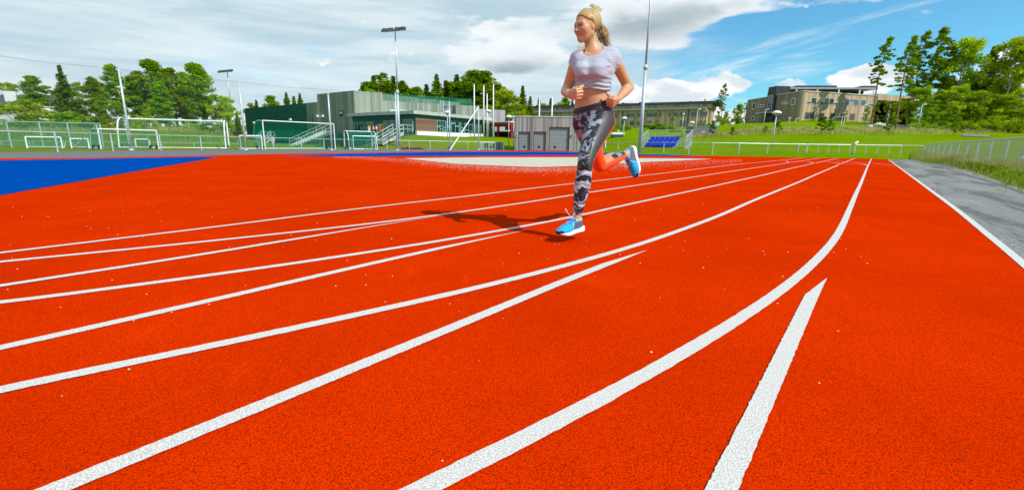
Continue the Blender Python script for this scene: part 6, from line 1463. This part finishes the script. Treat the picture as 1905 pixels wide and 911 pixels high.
blades('rough_grass', [(*base_at(x, Yw)[:2], 0, 9, 1) for x, Yw in ((-160,44),(0,45),(100,46),(200,47),(300,50),(380,54),(430,60))], .5, M_TALL, 26000, .022, .4, 'rough green meadow on the slope behind the left goals', cat='tall grass')
blades('rough_grass', [(*base_at(x, Yw)[:2], 0, 6, 1) for x, Yw in ((-160,62),(0,63),(140,63),(240,64),(330,68),(400,74))], .6, M_DRY, 12000, .03, .4, 'straw-coloured grass at the top of the left slope', cat='tall grass')
# bleacher
d2 = np.array([math.sin(math.radians(33)), math.cos(math.radians(33)), 0]); w2 = np.array([d2[1], -d2[0], 0]); o_ = np.array([*xy(1190, 47.5), 0.]); U = np.array([0,0,1.])
bl = empty('bleacher', 'small steel bleacher with three rows of bright blue seats behind the far curve', 'bleacher', o_)
Wb = 3.3
def Bp(x, y, z): return o_+w2*x+d2*y+U*z
def obox(m, x0, x1, y0, y1, z0, z1): m.add([Bp(x0,y0,z0),Bp(x1,y0,z0),Bp(x1,y1,z0),Bp(x0,y1,z0),Bp(x0,y0,z1),Bp(x1,y0,z1),Bp(x1,y1,z1),Bp(x0,y1,z1)], [(0,3,2,1),(4,5,6,7),(0,1,5,4),(1,2,6,5),(2,3,7,6),(3,0,4,7)])
M_SEAT = varied('blue_seat_plastic', (.005,.05,.62), (.01,.09,.75), 3, .35)
for rr in range(3):
    z = .62+.30*rr; y = .55+.75*rr; m = MB(); obox(m, .15, Wb-.15, y-.15, y+.60, z-.12, z-.05); part(m, 'deck', M_STEEL, bl)
    m = MB(); obox(m, .16, Wb-.16, y-.16, y-.13, z-.28, z-.13); part(m, 'riser', M_DARK, bl)
    for k in range(6):
        x = .35+k*.50; m = MB(); obox(m, x, x+.44, y, y+.38, z+.12, z+.18); s_ = part(m, 'seat', M_SEAT, bl)
        m = MB(); obox(m, x, x+.44, y+.34, y+.40, z+.183, z+.46); h = m.build('backrest', M_SEAT); h.parent = s_
m = MB(); obox(m, .2, Wb-.2, -.05, .0, .18, .24); obox(m, .2, Wb-.2, -.05, .0, .36, .40); part(m, 'front_bar', M_STEEL, bl)
for x in (0, Wb, Wb+1.15):
    m = MB()
    if x > 0 and x < Wb+.1:
        m.tube([Bp(x,0,.0), Bp(x,2.6,1.3)], .04, 6); m.tube([Bp(x,0,.0), Bp(x,0,.7)], .04, 6); m.tube([Bp(x,2.6,0), Bp(x,2.6,1.3)], .04, 6)
        part(m, 'side_frame', M_STEEL, bl); continue
    m.tube([Bp(x,0,.25), Bp(x,0,1.55), Bp(x,2.6,2.35), Bp(x,2.6,0)], .035, 6); m.tube([Bp(x,0,.3), Bp(x,2.6,1.2)], .03, 6); m.tube([Bp(x,.1,0), Bp(x,2.6,1.1)], .03, 6); m.tube([Bp(x,2.5,0), Bp(x,.3,.7)], .025, 6)
    part(m, 'side_frame', M_STEEL, bl)
    m = MB()
    for k in range(1, 22): t = k/22; m.tube([Bp(x, 2.6*t, .3+.9*t), Bp(x, 2.6*t, 1.55+.8*t)], .010, 4)
    part(m, 'side_bars', M_STEEL, bl)
m = MB(); m.tube([Bp(0,2.6,2.35), Bp(Wb+1.15,2.6,2.35)], .03, 6)
for k in range(1, 40): t = k/40; m.tube([Bp((Wb+1.15)*t,2.6,1.25), Bp((Wb+1.15)*t,2.6,2.35)], .008, 4)
part(m, 'back_bars', M_STEEL, bl)
m = MB()
for k in range(4): obox(m, Wb+.1, Wb+1.05, .1+.6*k, .4+.6*k, .2+.28*k, .25+.28*k)
part(m, 'steps', M_STEEL, bl)
# ---------------------------------------------------------------- small distant people
def small_person(label, px, Yw, z0, h, shirt, trousers, hairc, yaw=0.0):
    b = np.array([*xy(px, Yw), z0]); r = empty('person', label, 'person', b, 'children near the hall'); s_ = h/1.0
    ca, sa = math.cos(yaw), math.sin(yaw)
    def Pp(x, y, z): return b+s_*np.array([x*ca-y*sa, x*sa+y*ca, z])
    def bodyparts(off=0):
        o = [(*chain([Pp(0,0,.50), Pp(0,0,.72)], [.085*s_+off, .095*s_+off]), .03*s_), (*chain([Pp(-.075,0,.73), Pp(.075,0,.73)], [.05*s_+off]*2), .03*s_)]
        return o
    def arms(off=0): return [(*chain([Pp(sg*.115,0,.74), Pp(sg*.15,.01,.57), Pp(sg*.13,-.06,.44)], [.036*s_+off, .031*s_+off, .024*s_+off]), .02*s_) for sg in (-1,1)]
    def legs(off=0): return [(*chain([Pp(sg*.05,0,.48), Pp(sg*.06,-.02*sg,.27), Pp(sg*.065,.03*sg,.06)], [.062*s_+off, .046*s_+off, .033*s_+off]), .02*s_) for sg in (-1,1)]
    lo, hi = b-[.3*s_,.3*s_,.05], b+[.3*s_,.3*s_,1.05*s_]
    def mk(nm, ps, mat, clip=None):
        G = Grid(lo, hi, .02*s_)
        for p in ps: G.union(*p)
        if clip: G.intersect(clip)
        P, Q = surface_nets(G); o = mesh_np(nm, P, Q, mat, None, True); attach(o, r)
    mk('body', bodyparts()+arms()+legs()+[(*ell(Pp(0,0,.90), (.072*s_,.08*s_,.095*s_)), .01), (*chain([Pp(0,0,.76), Pp(0,0,.84)], [.032*s_]*2), .02), (*ell(Pp(0,-.078,.885), (.012*s_,.014*s_,.018*s_)), .01)]+[(*ell(Pp(sg*.065,-.05,.022), (.03*s_,.07*s_,.028*s_)), .01) for sg in (-1,1)]+[(*ell(Pp(sg*.13,-.075,.415), (.022*s_,.022*s_,.035*s_)), .01) for sg in (-1,1)], material('skin_far', (.60,.34,.22), .6))
    mk('shirt', bodyparts(.012)+arms(.012), shirt, lambda g: np.maximum((b[2]+.47*s_)-g[..., 2], -1)); mk('trousers', legs(.014)+[(*chain([Pp(-.03,0,.50), Pp(.03,0,.50)], [.085*s_]*2), .03)], trousers, lambda g: np.maximum(np.maximum((b[2]+.10*s_)-g[..., 2], g[..., 2]-(b[2]+.55*s_)), -1))
    mk('hair', [(*ell(Pp(0,.018,.925), (.082*s_,.085*s_,.092*s_)), .01)], hairc, lambda g: np.where((g@np.array([math.sin(yaw), -math.cos(yaw), 0])-b@np.array([math.sin(yaw), -math.cos(yaw), 0])) > .035*s_, (b[2]+.94*s_)-g[..., 2], (b[2]+.86*s_)-g[..., 2]))
mt = lambda n, c: material(n, c, .8)
hb = mt('dark_hair', (.05,.03,.02)); hb2 = mt('light_hair', (.4,.28,.14))
small_person('child in an orange-yellow shirt and white trousers on the terrace', 688, 65.0, 2.03, 1.0, mt('orange_shirt', (.80,.36,.03)), mt('white_trousers', (.7,.7,.68)), hb, .4)
small_person('child in a pink shirt standing next to the one in orange-yellow', 696, 64.8, 2.03, .88, mt('pink_shirt', (.72,.35,.42)), mt('brown_trousers', (.20,.09,.07)), hb2, -.3)
small_person('child in a white shirt left of the yellow door', 701.5, 65.6, 2.03, 1.0, mt('white_shirt', (.72,.72,.70)), mt('grey_trousers', (.22,.24,.26)), hb, -.6)
small_person('child in a red shirt in front of the yellow door', 708, 66.5, 2.03, .95, mt('red_shirt', (.62,.02,.02)), mt('red_trousers', (.4,.05,.05)), hb2, .2)
small_person('child in a pinkish top seen through the net of the goal by the green wall', 507.5, 60, 0, 1.35, mt('rose_shirt', (.62,.42,.42)), mt('pale_trousers', (.5,.42,.40)), hb, .5)
# ---------------------------------------------------------------- loose grit on the track
rng = np.random.default_rng(5)
def bits(name, P, s, mat, label, cat):
    n = len(P); a = rng.random(n)*6.28; sz = s*rng.uniform(.4, 1.3, n); V = []
    for k in range(4):
        an = a+k*math.pi/2+rng.normal(0, .25, n); V.append(np.stack([P[:,0]+np.cos(an)*sz, P[:,1]+np.sin(an)*sz, P[:,2]], -1))
    top = np.stack([P[:,0], P[:,1], P[:,2]+sz*.7], -1)
    V = np.stack(V+[top], 1).reshape(-1, 3); i = np.arange(n)*5; T = np.concatenate([np.stack([i+k, i+(k+1)%4, i+4], -1) for k in range(4)])
    tag(mesh_np(name, V, T, mat), label, cat, kind='stuff')
px_ = rng.uniform(-50, 1640, 1500); py_ = 300+(560*rng.random(1500)**2.4); P = np.array([gr(x, y, .0125) for x, y in zip(px_, py_)])
ok = (P[:,1] < 26) & (rng.random(len(P)) < np.clip(P[:,1]/7-.12, .02, 1)); bits('grit', P[ok], .0036, varied('pale_grit', (.55,.45,.36), (.75,.70,.62), 9, .9), 'pale grains of grit scattered over the red track', 'grit')
px_ = rng.uniform(-50, 1905, 420); py_ = 450+450*rng.random(420); P = np.array([gr(x, y, .0125) for x, y in zip(px_, py_)])
bits('rubber_crumbs', P, .0022, varied('black_crumb', (.02,.015,.015), (.06,.04,.03), 9, .9), 'small dark rubber crumbs lying on the red track', 'crumbs')
edge = [(640,291),(700,294),(751,296.5),(800,301.5),(850,306.8),(930,311),(1002,314),(1072,311.5),(1170,306),(1210,303),(1261,301),(1311,299),(1380,297.5)]
n = 9000; ex = rng.random(n)*(1380-620)+620; ey = np.interp(ex, [e[0] for e in edge], [e[1] for e in edge])+np.abs(rng.normal(0, 1, n))*np.interp(ex, [620,800,1311,1380], [2.2,4.5,5,3])-1.2
P = np.array([gr(x, y, .0125) for x, y in zip(ex, ey)]); bits('sand_grains', P, .0075, M_SAND, 'sand scattered over the red track beside the sand area', 'sand')
